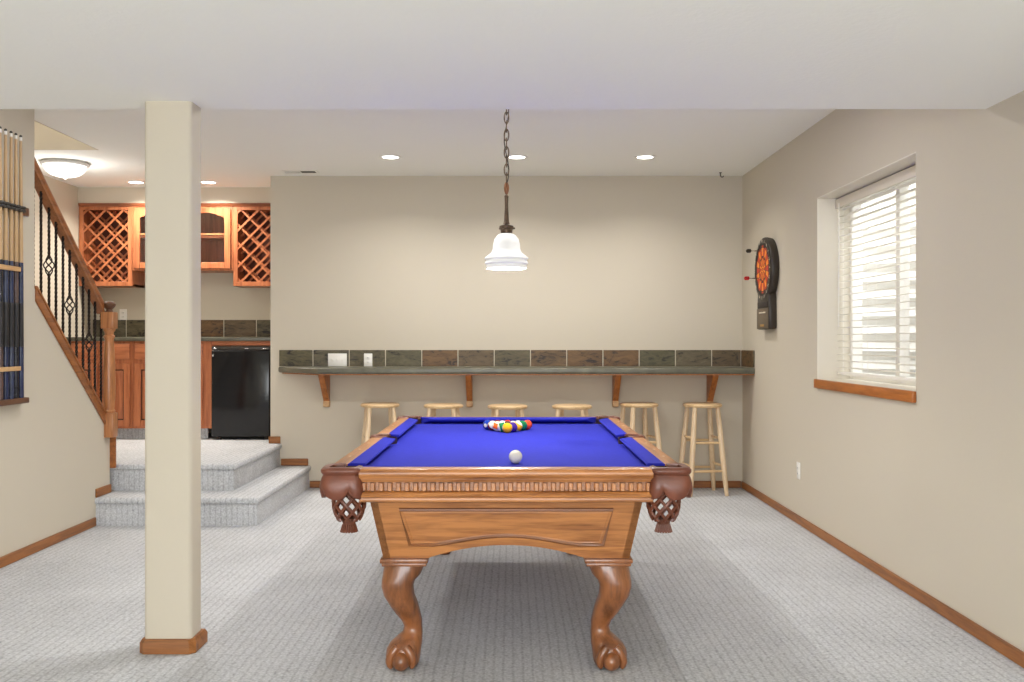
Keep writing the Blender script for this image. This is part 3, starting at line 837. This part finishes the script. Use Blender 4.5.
def dart(y, z, mat, label):
    c = (DX-.001, y, z)
    d = thing('dart', c, label, 'dart', 'darts in the dartboard')
    b = BM(); lathe(b, [(.0005, .004), (.0012, -.002), (.0014, -.035), (.001, -.036)], c, 8, axis='X'); obj('point', b, M['chrome'], d)
    b = BM(); lathe(b, [(.0005, -.034), (.003, -.036), (.0038, -.05), (.0038, -.08), (.002, -.086), (.002, -.118), (.0005, -.12)], c, 12, axis='X'); obj('barrel', b, M['bronze'], d)
    b = BM()
    for k in range(4):
        a = PI/4+k*PI/2; dy, dz = math.cos(a), math.sin(a); ny, nz = -dz*.0006, dy*.0006
        prof = [(-.105, .001), (-.115, .019), (-.140, .019), (-.150, .001)]
        loft(b, [[(c[0]+h, c[1]+r*dy+s*ny, c[2]+r*dz+s*nz) for h, r in prof] for s in (-1, 1)])
    obj('flight', b, mat, d, smooth=0)
dart(7.44, 1.29+89.5/128.2, M['blackpl'], 'dart with a dark flight stuck high in the dartboard')
dart(7.50, 1.29+62.5/127.5, plain('red_flight', srgb(190, 30, 36), .5), 'dart with a red flight stuck in the middle of the dartboard')

# ------------------------------------------------------------------ pendant lamp
s0 = 194.0; PX, PY = (506.5-512)/s0, F/s0
pz = lambda y: H-(y-CY)/s0
pl = thing('pendant_lamp', (PX, PY, pz(268)), 'pendant lamp with white glass shade hanging on a chain over the pool table', 'lamp')
b = BM(); R = .111
outer = [(.030, pz(233.5)), (.045, pz(235)), (.062, pz(239)), (.069, pz(244)), (.071, pz(249)), (.078, pz(252.5)), (.094, pz(255)), (.110, pz(257.5)), (.112, pz(258.8)), (.103, pz(260.5)), (.109, pz(262.3)), (.110, pz(263.5)), (.101, pz(265)), (.104, pz(266.8)), (.104, pz(268.3))]
inner = [(r-.005, z-.002) for r, z in outer[::-1]]
rg = []
for i in range(48):
    t = 2*PI*i/48
    rg.append([(PX+r*(1+.018*math.cos(8*t)*(1 if r > .09 else 0))*math.cos(t), PY+r*(1+.018*math.cos(8*t)*(1 if r > .09 else 0))*math.sin(t), z) for r, z in outer+inner])
loft(b, rg, cyc=True, cap=False); obj('glass_shade', b, M['frost'], pl, smooth=50)
b = BM(); lathe(b, [(.001, pz(224.5)), (.020, pz(225)), (.036, pz(226)), (.038, pz(229)), (.031, pz(230)), (.030, pz(234)), (.034, pz(235)), (.001, pz(235.2))], (PX, PY, 0), 28)
for k in range(3):
    a = k*2*PI/3+.4; tube(b, [(PX+.03*math.cos(a), PY+.03*math.sin(a), pz(228)), (PX+.046*math.cos(a), PY+.046*math.sin(a), pz(228))], .005, 8)
obj('shade_holder', b, M['bronze'], pl)
b = BM(); lathe(b, [(.001, pz(194)), (.006, pz(194.5)), (.011, pz(196)), (.010, pz(198)), (.0085, pz(205)), (.011, pz(215)), (.013, pz(221)), (.017, pz(224)), (.001, pz(225))], (PX, PY, 0), 18); obj('stem', b, M['bronze'], pl)
b = BM(); lathe(b, [(.001, pz(182)), (.007, pz(182.5)), (.012, pz(185)), (.014, pz(188)), (.012, pz(191)), (.007, pz(194)), (.001, pz(194.5))], (PX, PY, 0), 18)
obj('swivel', b, plain('copper_swivel', srgb(118, 78, 52), .4, metal=.6), pl)
b = BM(); zz = pz(183.5); k = 0; LH = .052
while zz < ZC-.03:
    pts = []
    for i in range(16):
        t = 2*PI*i/16; u = .0115*math.cos(t); v = (LH/2+.004)*math.sin(t)
        pts.append((PX+(u if k % 2 else 0), PY+(0 if k % 2 else u), zz+LH/2+v))
    tube(b, pts, .0033, 6, cyc=True); zz += LH*.86; k += 1
obj('chain', b, M['bronze'], pl)
b = BM(); pts = [(PX+.012*math.sin(i*.9), PY+.010*math.cos(i*.9), pz(186)+i*.045) for i in range(int((ZC-.03-pz(186))/.045)+1)]
tube(b, pts, .0028, 6); obj('cord', b, M['iron'], pl)
b = BM(); lathe(b, [(.001, ZC-.001), (.062, ZC-.001), (.062, ZC-.008), (.045, ZC-.022), (.014, ZC-.03), (.001, ZC-.03)], (PX, PY, 0), 28); obj('canopy', b, M['bronze'], pl)
b = BM(); sphere(b, (PX, PY, pz(254)), .028, 18, 12); obj('bulb', b, emit('bulb_glow', (1, .95, .86, 1), 4), pl)

# ------------------------------------------------------------------ ceiling fixtures
def can(x, y, label):
    c = (x, y, ZC)
    o = thing('recessed_downlight', c, label, 'ceiling light', 'recessed ceiling lights')
    b = BM(); lathe(b, [(.062, -.001), (.062, -.004), (.072, -.007), (.086, -.006), (.090, -.001)], c, 36, closed_prof=True); obj('trim_ring', b, M['white'], o)
    b = BM(); lathe(b, [(.001, -.0035), (.0625, -.0035), (.0625, -.0008), (.001, -.0008)], c, 36); obj('lens', b, M['lens'], o)
sc = 127.0
CANS = [((390.5-512)/sc, F/sc, 'recessed ceiling light left of the pendant lamp'), ((517-512)/sc, F/sc, 'recessed ceiling light just right of the pendant chain'), ((645-512)/sc, F/sc, 'recessed ceiling light on the right, toward the window'),
        (-3.43, 8.76, 'recessed ceiling light left of the column above the bar'), (-2.77, 8.76, 'recessed ceiling light right of the column above the bar')]
for x, y, l in CANS: can(x, y, l)
dx, dy = (65-512)/123.2, F/123.2
dm = thing('dome_ceiling_light', (dx, dy, ZC), 'white glass dome ceiling light beyond the stair railing', 'ceiling light')
b = BM(); lathe(b, [(.001, -.001), (.178, -.001), (.184, -.010), (.182, -.026), (.170, -.030), (.160, -.024), (.001, -.022)], (dx, dy, ZC), 48); obj('rim', b, plain('brushed_rim', srgb(206, 204, 200), .4), dm)
b = BM(); lathe(b, [(.166, -.026), (.162, -.045), (.145, -.075), (.11, -.100), (.06, -.116), (.001, -.121)], (dx, dy, ZC), 48); obj('glass_bowl', b, M['dome'], dm)
b = BM(); lathe(b, [(.001, -.119), (.012, -.121), (.014, -.126), (.007, -.131), (.001, -.138)], (dx, dy, ZC), 18); obj('finial', b, M['white'], dm)
# air vent
vx0, vx1, vy0, vy1 = (283-512)/117.3, (317.5-512)/117.3, F/117.9, F/116.2
v = thing('air_vent', ((vx0+vx1)/2, (vy0+vy1)/2, ZC), 'slim air vent in the ceiling near the left end of the back wall', 'vent')
b = BM(); box(b, vx0, vx1, vy0, vy1, ZC-.006, ZC-.0005, .002, 1); obj('frame', b, M['white'], v)
b = BM(); box(b, (vx0+vx1)/2+.005, vx1-.02, vy0+.02, vy1-.02, ZC-.0075, ZC-.0055); obj('opening', b, M['slot'], v)
b = BM()
for k in range(4):
    y = vy0+.035+(vy1-vy0-.07)*k/3; prism(b, [(y-.008, ZC-.016), (y-.006, ZC-.017), (y+.010, ZC-.0075), (y+.008, ZC-.0065)], 'X', vx0+.015, (vx0+vx1)/2-.01)
obj('louvres', b, M['white'], v)
# small ceiling hook
hx, hy = (720.5-512)/116.3, F/116.3
hk = thing('ceiling_hook', (hx, hy, ZC), 'small dark hook in the ceiling near the right corner', 'hook')
b = BM(); lathe(b, [(.001, -.001), (.011, -.001), (.011, -.006), (.003, -.009), (.001, -.009)], (hx, hy, ZC), 16); obj('base', b, M['iron'], hk)
b = BM(); tube(b, [(hx, hy, ZC-.006), (hx, hy, ZC-.025)]+[(hx+.014-.014*math.cos(a), hy, ZC-.025-.016*math.sin(a)) for a in (.5, 1, 1.6, 2.2, 2.8)], .0045, 8); obj('hook', b, M['iron'], hk)

# ------------------------------------------------------------------ bar cabinets
def lattice(bm, x0, x1, z0, z1, y0, y1, pitch, w, off=0.0):
    cx, cz = (x0+x1)/2, (z0+z1)/2
    for d in (1, -1):
        n = 12
        for k in range(-n, n+1):
            c = k*pitch*math.sqrt(2)+off          # line z-cz = d*(x-cx)+c
            xs = []
            lo, hi = x0-cx, x1-cx
            a = ((z0-cz)-c)/d; e = ((z1-cz)-c)/d
            lo = max(lo, min(a, e)); hi = min(hi, max(a, e))
            if hi-lo < .02: continue
            p, q = Vector((cx+lo, 0, cz+d*lo+c)), Vector((cx+hi, 0, cz+d*hi+c))
            dr = (q-p).normalized(); nr = Vector((-dr.z, 0, dr.x))*w/2
            yy = (y0, (y0+y1)/2) if d == 1 else ((y0+y1)/2, y1)
            loft(bm, [[Vector((v.x, yy[0], v.z)) for v in (p-nr, p+nr, q+nr, q-nr)], [Vector((v.x, yy[1], v.z)) for v in (p-nr, p+nr, q+nr, q-nr)]])
UZ0, UZ1 = 1.809, 2.590; UY = 9.062
def wine_rack(x0, x1, label):
    o = thing('wine_rack_cabinet', ((x0+x1)/2, YA, UZ0), label, 'wine rack', 'wine rack cabinets above the bar')
    b = BM(); th = .018
    box(b, x0, x0+th, UY+.02, YA-.002, UZ0, UZ1-.03); box(b, x1-th, x1, UY+.02, YA-.002, UZ0, UZ1-.03)
    box(b, x0, x1, UY+.02, YA-.002, UZ0, UZ0+th); box(b, x0, x1, UY+.02, YA-.002, UZ1-.03-th, UZ1-.03)
    obj('body', b, M['cab'], o)
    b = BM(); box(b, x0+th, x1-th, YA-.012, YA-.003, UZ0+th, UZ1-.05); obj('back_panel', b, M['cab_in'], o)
    b = BM(); fw = .042
    box(b, x0, x0+fw, UY, UY+.02, UZ0, UZ1-.03, .002, 1); box(b, x1-fw, x1, UY, UY+.02, UZ0, UZ1-.03, .002, 1)
    box(b, x0+fw, x1-fw, UY, UY+.02, UZ0, UZ0+.042, .002, 1); box(b, x0+fw, x1-fw, UY, UY+.02, UZ1-.062, UZ1-.03, .002, 1)
    obj('face_frame', b, M['cab'], o)
    b = BM(); lattice(b, x0+fw-.008, x1-fw+.008, UZ0+.037, UZ1-.057, UY+.004, UY+.022, .121, .019); obj('lattice', b, M['cab'], o)
    b = BM(); lattice(b, x0+th, x1-th, UZ0+th, UZ1-.05, UY+.20, UY+.218, .121, .019); obj('lattice', b, M['cab'], o)
    b = BM(); prism(b, [(UY-.004, UZ1-.03), (UY-.016, UZ1-.008), (UY-.016, UZ1-.001), (YA-.01, UZ1-.001), (YA-.01, UZ1-.03)], 'X', x0, x1); obj('crown', b, M['crown'], o)
wine_rack(XA+.006, -3.5855, 'wooden wine rack cabinet with diamond lattice, left of the column')
wine_rack(-2.632, -2.150, 'wooden wine rack cabinet with diamond lattice, above the black fridge')
# glass door cabinet in the middle
gx0, gx1, gz0 = -3.585, -2.633, 1.955
o = thing('glass_door_cabinet', ((gx0+gx1)/2, YA, gz0), 'wooden wall cabinet with arched glass doors behind the column', 'cabinet')
b = BM(); th = .018
box(b, gx0+.001, gx0+th, UY+.02, YA-.002, gz0, UZ1-.03); box(b, gx1-th, gx1-.001, UY+.02, YA-.002, gz0, UZ1-.03)
box(b, gx0+th, gx1-th, UY+.02, YA-.002, gz0, gz0+th); box(b, gx0+th, gx1-th, UY+.02, YA-.002, UZ1-.048, UZ1-.03)
box(b, gx0+th, gx1-th, YA-.014, YA-.002, gz0+th, UZ1-.05)
obj('body', b, M['cab'], o)
b = BM(); box(b, gx0+th, gx1-th, UY+.05, YA-.016, 2.27, 2.285); obj('shelf', b, M['cab'], o)
b = BM()
box(b, gx0+.001, gx0+.03, UY, UY+.02, gz0, UZ1-.03, .002, 1); box(b, gx1-.03, gx1-.001, UY, UY+.02, gz0, UZ1-.03, .002, 1)
box(b, gx0+.03, gx1-.03, UY, UY+.02, gz0, gz0+.03, .002, 1); box(b, gx0+.03, gx1-.03, UY, UY+.02, UZ1-.06, UZ1-.03, .002, 1)
obj('face_frame', b, M['cab'], o)
b = BM(); prism(b, [(UY-.004, UZ1-.03), (UY-.016, UZ1-.008), (UY-.016, UZ1-.001), (YA-.01, UZ1-.001), (YA-.01, UZ1-.03)], 'X', gx0, gx1); obj('crown', b, M['crown'], o)
mid = (gx0+gx1)/2
for (a, c) in ((gx0+.02, mid-.003), (mid+.003, gx1-.02)):
    z0, z1 = gz0+.018, UZ1-.05; fw = .058; y0, y1 = UY-.020, UY-.001
    b = BM()
    box(b, a, a+fw, y0, y1, z0, z1, .003, 1); box(b, c-fw, c, y0, y1, z0, z1, .003, 1); box(b, a+fw, c-fw, y0, y1, z0, z0+fw, .003, 1)
    arc = []
    for i in range(13):
        t = i/12; u = a+fw+(c-a-2*fw)*t; arc.append((u, z1-.09+.05*math.sin(PI*t)))
    prism(b, [(c-fw, z1), (a+fw, z1)]+arc, 'Y', y0, y1)
    zm = 2.297
    box(b, a+fw, c-fw, y0+.004, y1-.002, zm-.009, zm+.009)
    d = obj('door', b, M['cab'], o)
    b = BM(); box(b, a+fw-.005, c-fw+.005, y1-.007, y1-.004, z0+fw-.005, z1-.04); obj('pane', b, M['cabglass'], d)

# base cabinets
BY = 8.78; CTZ = 1.290
def raised(bm, x0, x1, z0, z1, y, fw=.055, arch=False):
    box(bm, x0, x0+fw, y, y+.019, z0, z1, .003, 1); box(bm, x1-fw, x1, y, y+.019, z0, z1, .003, 1)
    box(bm, x0+fw, x1-fw, y, y+.019, z0, z0+fw, .003, 1); box(bm, x0+fw, x1-fw, y, y+.019, z1-fw, z1, .003, 1)
    q = [(x0+fw, z0+fw), (x1-fw, z0+fw), (x1-fw, z1-fw), (x0+fw, z1-fw)]
    k = .035
    q2 = [(x0+fw+k, z0+fw+k), (x1-fw-k, z0+fw+k), (x1-fw-k, z1-fw-k), (x0+fw+k, z1-fw-k)]
    g2 = .011; q1 = [(x0+fw+g2, z0+fw+g2), (x1-fw-g2, z0+fw+g2), (x1-fw-g2, z1-fw-g2), (x0+fw+g2, z1-fw-g2)]
    loft(bm, [[(u, y+.0165, v) for u, v in q], [(u, y+.0155, v) for u, v in q1]], cap=False, mi=1)
    loft(bm, [[(u, y+.0155, v) for u, v in q1], [(u, y+.004, v) for u, v in q2]], cap=False, mi=0)
    bm.faces.new([bm.verts.new((u, y+.004, v)) for u, v in q2])
def base_cab(x0, x1, doors, label, stile_r=.03):
    o = thing('base_cabinet', ((x0+x1)/2, BY, PZ), label, 'cabinet', 'base cabinets of the bar')
    b = BM(); box(b, x0+.001, x1-.001, BY+.02, YA-.002, .49, CTZ-.001); obj('body', b, M['cab'], o)
    b = BM(); box(b, x0+.001, x1-(.06 if x1 > -3 else .001), BY+.075, BY+.09, PZ+.001, .49); obj('toe_kick', b, M['carpet'], o)
    b = BM(); box(b, x0+.001, x1-.001, BY, BY+.02, .49, CTZ-.001, .002, 1); obj('face_frame', b, M['cab'], o)
    for a, c in doors:
        b = BM(); t = bmesh.new(); box(b, a, c, BY-.019, BY, 1.122, 1.266, .006, 2); obj('drawer', b, M['cab_x'], o)
        b = BM(); raised(b, a, c, .512, 1.085, BY-.0195); obj('door', b, [M['cab'], M['cab_dark']], o)
base_cab(XA+.003, -3.4675, [(-4.06, -3.785), (-3.765, -3.49)], 'wooden base cabinet with drawers over doors, beside the newel post')
base_cab(-3.467, -2.745, [(-3.445, -3.135), (-3.115, -2.825)], 'wooden base cabinet partly behind the column, left of the fridge')
cou = thing('bar_countertop', (-3.1, BY, CTZ), 'grey slate countertop over the bar cabinets and fridge', 'countertop')
b = BM(); box(b, XA+.002, XE-.002, BY-.03, YA-.002, CTZ, 1.326, .006, 2); obj('slab', b, M['ledge'], cou)
b = BM(); box(b, -2.744, XE-.002, BY-.002, BY+.018, 1.248, CTZ-.0005, .002, 1); obj('fridge_header', b, M['cab_x'], cou)
tiles('tile_backsplash', XA+.003, (127-512)/102.2-.32, XE-.003, YA, 1.326, 1.496, 'row of slate tiles behind the bar countertop')
plate('outlet_plate', (123.5-512)/102.2, 1.545, .072, .112, YA-.0005, 'white outlet plate above the bar tiles beside the newel post', 'outlet', 1, 'socket')

# fridge
fx0, fx1, fy = -2.735, -2.205, 8.73
fr = thing('mini_fridge', ((fx0+fx1)/2, fy, PZ), 'glossy black mini fridge under the bar countertop', 'fridge')
b = BM(); box(b, fx0+.005, fx1-.005, fy+.05, YA-.05, PZ+.02, 1.236, .004, 1); obj('body', b, M['blackpl'], fr)
b = BM(); box(b, fx0, fx1, fy, fy+.045, PZ+.03, 1.205, .010, 3); d = obj('door', b, M['fridge'], fr)
b = BM(); box(b, fx0, fx1, fy+.004, fy+.045, 1.209, 1.24, .006, 2); obj('top_trim', b, M['blackpl'], fr)
for x in (fx0+.03, fx0+.32, fx1-.05):
    b = BM(); box(b, x-.02, x+.02, fy+.0005, fy+.012, 1.216, 1.226, .003, 1); obj('hinge_cover', b, M['chrome'], fr)
b = BM(); sphere(b, (fx0+.016, fy-.002, 1.155), .009, 12, 8); obj('door_button', b, M['chrome'], d)
b = BM()
for x in (fx0+.05, fx1-.05):
    for y in (fy+.08, YA-.1): lathe(b, [(.001, 0), (.018, 0), (.018, .022), (.001, .022)], (x, y, PZ+.0005), 12)
obj('feet', b, M['blackpl'], fr)

# ------------------------------------------------------------------ stair railing
rl = thing('stair_railing', (-2.97, YK, PZ), 'oak stair railing with dark twisted iron balusters and newel post', 'railing')
RXC = -2.942
def rake(bm, x0, x1, y0, y1, f, zlo, zhi, bev=.006):
    t = bmesh.new(); prism(t, [(y0, f(y0)+zlo), (y1, f(y1)+zlo), (y1, f(y1)+zhi), (y0, f(y0)+zhi)], 'X', x0, x1)
    bmesh.ops.bevel(t, geom=t.edges[:], offset=bev, segments=2, profile=.5, affect='EDGES'); merge(bm, t)
b = BM(); rake(b, XL-.135, XL+.018, YW+.005, YK+.0, zk, 0.0, .022); rake(b, XL+.0005, XL+.012, YW+.005, YK+.0, zk, -.075, .0, .003)
cap = obj('rake_cap', b, M['stair'], rl)
b = BM(); box(b, XL-.135, XL+.040, YK+.001, YK+.021, PZ-.02, zk(YK)+.02, .003, 1); obj('end_trim', b, M['stair'], rl)
zr = lambda y: 1.535-RS*(y-F/139.0)               # top of the handrail
b = BM()
prof = [(-.028, -.082), (.028, -.082), (.030, -.060), (.022, -.045), (.032, -.028), (.030, -.010), (.018, .0), (-.018, .0), (-.030, -.010), (-.032, -.028), (-.022, -.045), (-.030, -.060)]
ya, yb = 5.2, 6.87
loft(b, [[(RXC+u, y, zr(y)+v) for u, v in prof] for y in (ya, yb)]); obj('handrail', b, M['stair'], rl)
BPX = [41, 49, 56, 63, 69.7, 76.5, 83, 89, 95, 101]
for i in range(-3, 10):
    px = BPX[i] if i >= 0 else None
    y = F/((512-px)/(-RXC)) if px else F/((512-41)/(-RXC))+i*.097
    z0, z1 = zk(y)+.02, zr(y)-.08
    if y < YW+.02: continue
    b = BM(); rings = []; n = 46; hw = .0068
    basket = i in (1, 4, 7)
    zc = z0+(z1-z0)*.485
    def twist_bar(za, zb):
        m = max(6, int((zb-za)/.014)); rg = []
        for k in range(m+1):
            z = za+(zb-za)*k/m; t = z*2*PI/.11
            rg.append([(RXC+hw*1.414*math.cos(t+q*PI/2), y+hw*1.414*math.sin(t+q*PI/2), z) for q in range(4)])
        loft(b, rg)
    if basket: twist_bar(z0-.008, zc-.055); twist_bar(zc+.055, z1+.012)
    else: twist_bar(z0-.008, z1+.012)
    bal = obj('baluster', b, M['iron'], rl, smooth=30)
    if basket:
        b = BM()
        for q in range(4):
            pl_ = []
            for k in range(13):
                t = k/12; rr = .005+.026*math.sin(PI*t); a = q*PI/2+t*PI*1.2
                pl_.append((RXC+rr*math.cos(a), y+rr*math.sin(a), zc-.06+.12*t))
            tube(b, pl_, .0042, 6)
        sphere(b, (RXC, y, zc-.058), .012, 10, 8); sphere(b, (RXC, y, zc+.058), .012, 10, 8)
        obj('basket', b, M['iron'], bal)
    b = BM(); box(b, RXC-.013, RXC+.013, y-.013, y+.013, z0-.012, z0+.018, .003, 1); obj('shoe', b, M['iron'], bal)
# newel post
nx, ny = -2.892, 6.893
nw = thing
b = BM()
box(b, nx-.045, nx+.045, ny-.045, ny+.045, .60, .775, .005, 2)
box(b, nx-.045, nx+.045, ny-.045, ny+.045, 1.378, 1.498, .006, 2)
lathe(b, [(.001, .77), (.040, .775), (.043, .79), (.034, .80), (.036, .83), (.042, .90), (.043, .98), (.040, 1.12), (.034, 1.25), (.030, 1.30), (.038, 1.315), (.040, 1.325), (.030, 1.335), (.031, 1.35), (.042, 1.368), (.042, 1.38), (.001, 1.385)], (nx, ny, 0), 28)
np_ = obj('newel_post', b, M['stair_z'], rl)
b = BM(); lathe(b, [(.001, 1.495), (.032, 1.497), (.022, 1.508), (.021, 1.518), (.034, 1.530), (.044, 1.545), (.045, 1.556), (.036, 1.568), (.018, 1.575), (.001, 1.576)], (nx, ny, 0), 28); obj('finial', b, M['rackwood'], np_)
# hidden staircase treads behind the knee wall, rising toward the viewer
b = BM(); k = 0; zz = PZ; y = YK-.02
while zz < 2.6 and y > 3.4:
    zz += .195; box(b, XA+.001, XL-.121, y-.2275-.02, y, zz-.195, zz, .01, 2); y -= .2275
struct('floor_stairs', b, M['carpet'], 'carpeted staircase rising behind the left wall', 'stairs')

# ------------------------------------------------------------------ cue rack and cues on the left wall
CXW = XL+.036
ck = thing('cue_rack', (XL, 5.5, .93), 'wooden wall rack holding pool cues on the left wall', 'cue rack')
b = BM(); box(b, XL+.0005, XL+.060, 5.10, 5.672, .925, .958, .005, 2); obj('bottom_shelf', b, M['rackwood'], ck)
b = BM(); box(b, XL+.0005, XL+.018, 5.10, 5.752, 2.035, 2.085, .004, 2); obj('clip_bar', b, M['rackwood'], ck)
b = BM(); box(b, XL+.058, XL+.068, 5.10, 5.560, 1.690, 1.718, .003, 1); obj('tan_bar', b, M['racktan'], ck)
b = BM(); box(b, XL+.058, XL+.068, 5.10, 5.560, 1.118, 1.144, .003, 1); obj('tan_bar', b, M['racktan'], ck)
butts = [(44, 52, 82), (30, 30, 38), (52, 60, 84), (36, 44, 74), (84, 66, 62), (40, 48, 76)]
CY_ = [5.617, 5.562, 5.508, 5.448, 5.390]
cue_l = ['pool cue nearest the stairs, first from the right in the wall rack', 'second pool cue from the right in the wall rack', 'third pool cue from the right in the wall rack', 'fourth pool cue from the right in the wall rack', 'pool cue at the left edge of the photo in the wall rack']
for i, y in enumerate(CY_):
    c = (CXW, y, .9585)
    q = thing('pool_cue', c, cue_l[i], 'cue', 'pool cues in the wall rack')
    b = BM(); lathe(b, [(.001, 0), (.0155, .0), (.0165, .01), (.0158, .30)], c, 14); obj('butt', b, plain('cue_butt_%s' % 'abcde'[i], srgb(*butts[i]), .25, var=.3, vscale=25), q)
    b = BM(); lathe(b, [(.0158, .298), (.0160, .30), (.0150, .55), (.0146, .552)], c, 14); obj('grip_wrap', b, M['cue_black'], q)
    b = BM(); lathe(b, [(.0147, .55), (.0136, .79), (.001, .791)], c, 14); obj('forearm', b, plain('cue_forearm_%s' % 'abcde'[i], srgb(*butts[-1-i]), .25, var=.3, vscale=25), q)
    b = BM(); lathe(b, [(.0132, .788), (.0105, 1.2), (.0078, 1.505), (.001, 1.506)], c, 14); obj('shaft', b, M['cue'], q)
    b = BM(); lathe(b, [(.0079, 1.50), (.0079, 1.523), (.001, 1.524)], c, 12); obj('ferrule', b, M['white'], q)
    b = BM(); lathe(b, [(.0078, 1.523), (.0076, 1.533), (.001, 1.538)], c, 12); obj('tip', b, M['slot'], q)
    b = BM(); zz = 2.06
    for dz in (-.009, .009):
        pts = [(CXW+.021*math.cos(a), y+.021*math.sin(a), zz+dz) for a in [2*PI*k/14 for k in range(14)]]
        tube(b, pts, .0085, 8, cyc=True)
    obj('clip', b, M['slot'], ck)

# ------------------------------------------------------------------ lights
def area(name, loc, rot, sx, sy, power, col=(1, 1, 1), shape='RECTANGLE', spread=PI):
    l = bpy.data.lights.new(name, 'AREA'); l.energy = power; l.color = col; l.shape = shape; l.size = sx; l.size_y = sy; l.spread = spread
    o = bpy.data.objects.new(name, l); COL.objects.link(o); o.location = loc; o.rotation_euler = rot
    return o
WARM = (1.0, .97, .93)
for i, (x, y, l) in enumerate(CANS):
    area('recessed_lamp', (x, y, ZC-.012), (0, 0, 0), .12, .12, 9 if i < 3 else 15, WARM if i < 3 else (1, .93, .83), 'DISK', math.radians(140))
for x in (-1.4, .1, 1.3):
    for y in ((1.0, -1.2) if x > -1 else (-.6,)): area('front_fill', (x, y, ZS-.012), (0, 0, 0), .14, .14, 4.5, (1, .99, .97), 'DISK')  # added fill lamps under the low ceiling, out of view, no fixtures
area('rear_opening_fill', ((OPX0+OPX1)/2, YREAR-.05, 1.1), (PI/2, 0, 0), OPX1-OPX0, 2.0, 185, (.95, .98, 1.0))  # added fill lamp across the unseen rear opening
for x in (-1.75, -.55, .65): area('mid_fill', (x, 5.1, ZC-.012), (0, 0, 0), .14, .14, 14, (1, .985, .96), 'DISK')  # added fill row hidden above the dropped ceiling edge, no fixtures
area('up_fill', (.1, -.8, 1.75), (PI, 0, 0), .5, .5, 26, (1, 1, .98))  # added upward fill lamp behind the camera, bounced off the ceiling
def bulb(name, loc, power, col, r):
    l = bpy.data.lights.new(name, 'POINT'); l.energy = power; l.color = col; l.shadow_soft_size = r
    o = bpy.data.objects.new(name, l); COL.objects.link(o); o.location = loc
bulb('pendant_bulb', (PX, PY, pz(262.8)), 38, (1, .97, .93), .022)
bulb('dome_bulb', (dx, dy, ZC-.25), 8, (1, .98, .95), .1)
bulb('stairwell_fill', (-3.6, 5.2, ZC+1.2), 48, (1, .97, .92), .12)  # added unseen fill lamp to brighten the stairwell walls
area('well_sky_fill', (XR+.75, ym, 3.3), (0, math.radians(18), 0), 1.1, 2.2, 95, (.95, .98, 1.0))  # added area lamp over the well, standing in for open sky

w = bpy.data.worlds.new('sky'); scene.world = w; w.use_nodes = True
bg = w.node_tree.nodes['Background']; bg.inputs['Color'].default_value = (.93, .97, 1.0, 1); bg.inputs['Strength'].default_value = 1.3

# ------------------------------------------------------------------ camera and view
cam = bpy.data.cameras.new('camera'); cam.sensor_width = 36; cam.lens = F/1024*36; cam.clip_start = .05
co = bpy.data.objects.new('camera', cam); COL.objects.link(co); co.location = (0, 0, H); co.rotation_euler = (PI/2, 0, 0)
scene.camera = co
scene.view_settings.view_transform = 'Standard'; scene.view_settings.look = 'None'
scene.view_settings.exposure = 0.13; scene.view_settings.gamma = 1.0; scene.view_settings.use_curve_mapping = False
scene.cycles.use_denoising = True
scene.cycles.max_bounces = 10; scene.cycles.diffuse_bounces = 6; scene.cycles.transparent_max_bounces = 12
scene.cycles.sample_clamp_indirect = 8.0; scene.cycles.caustics_reflective = False; scene.cycles.caustics_refractive = False
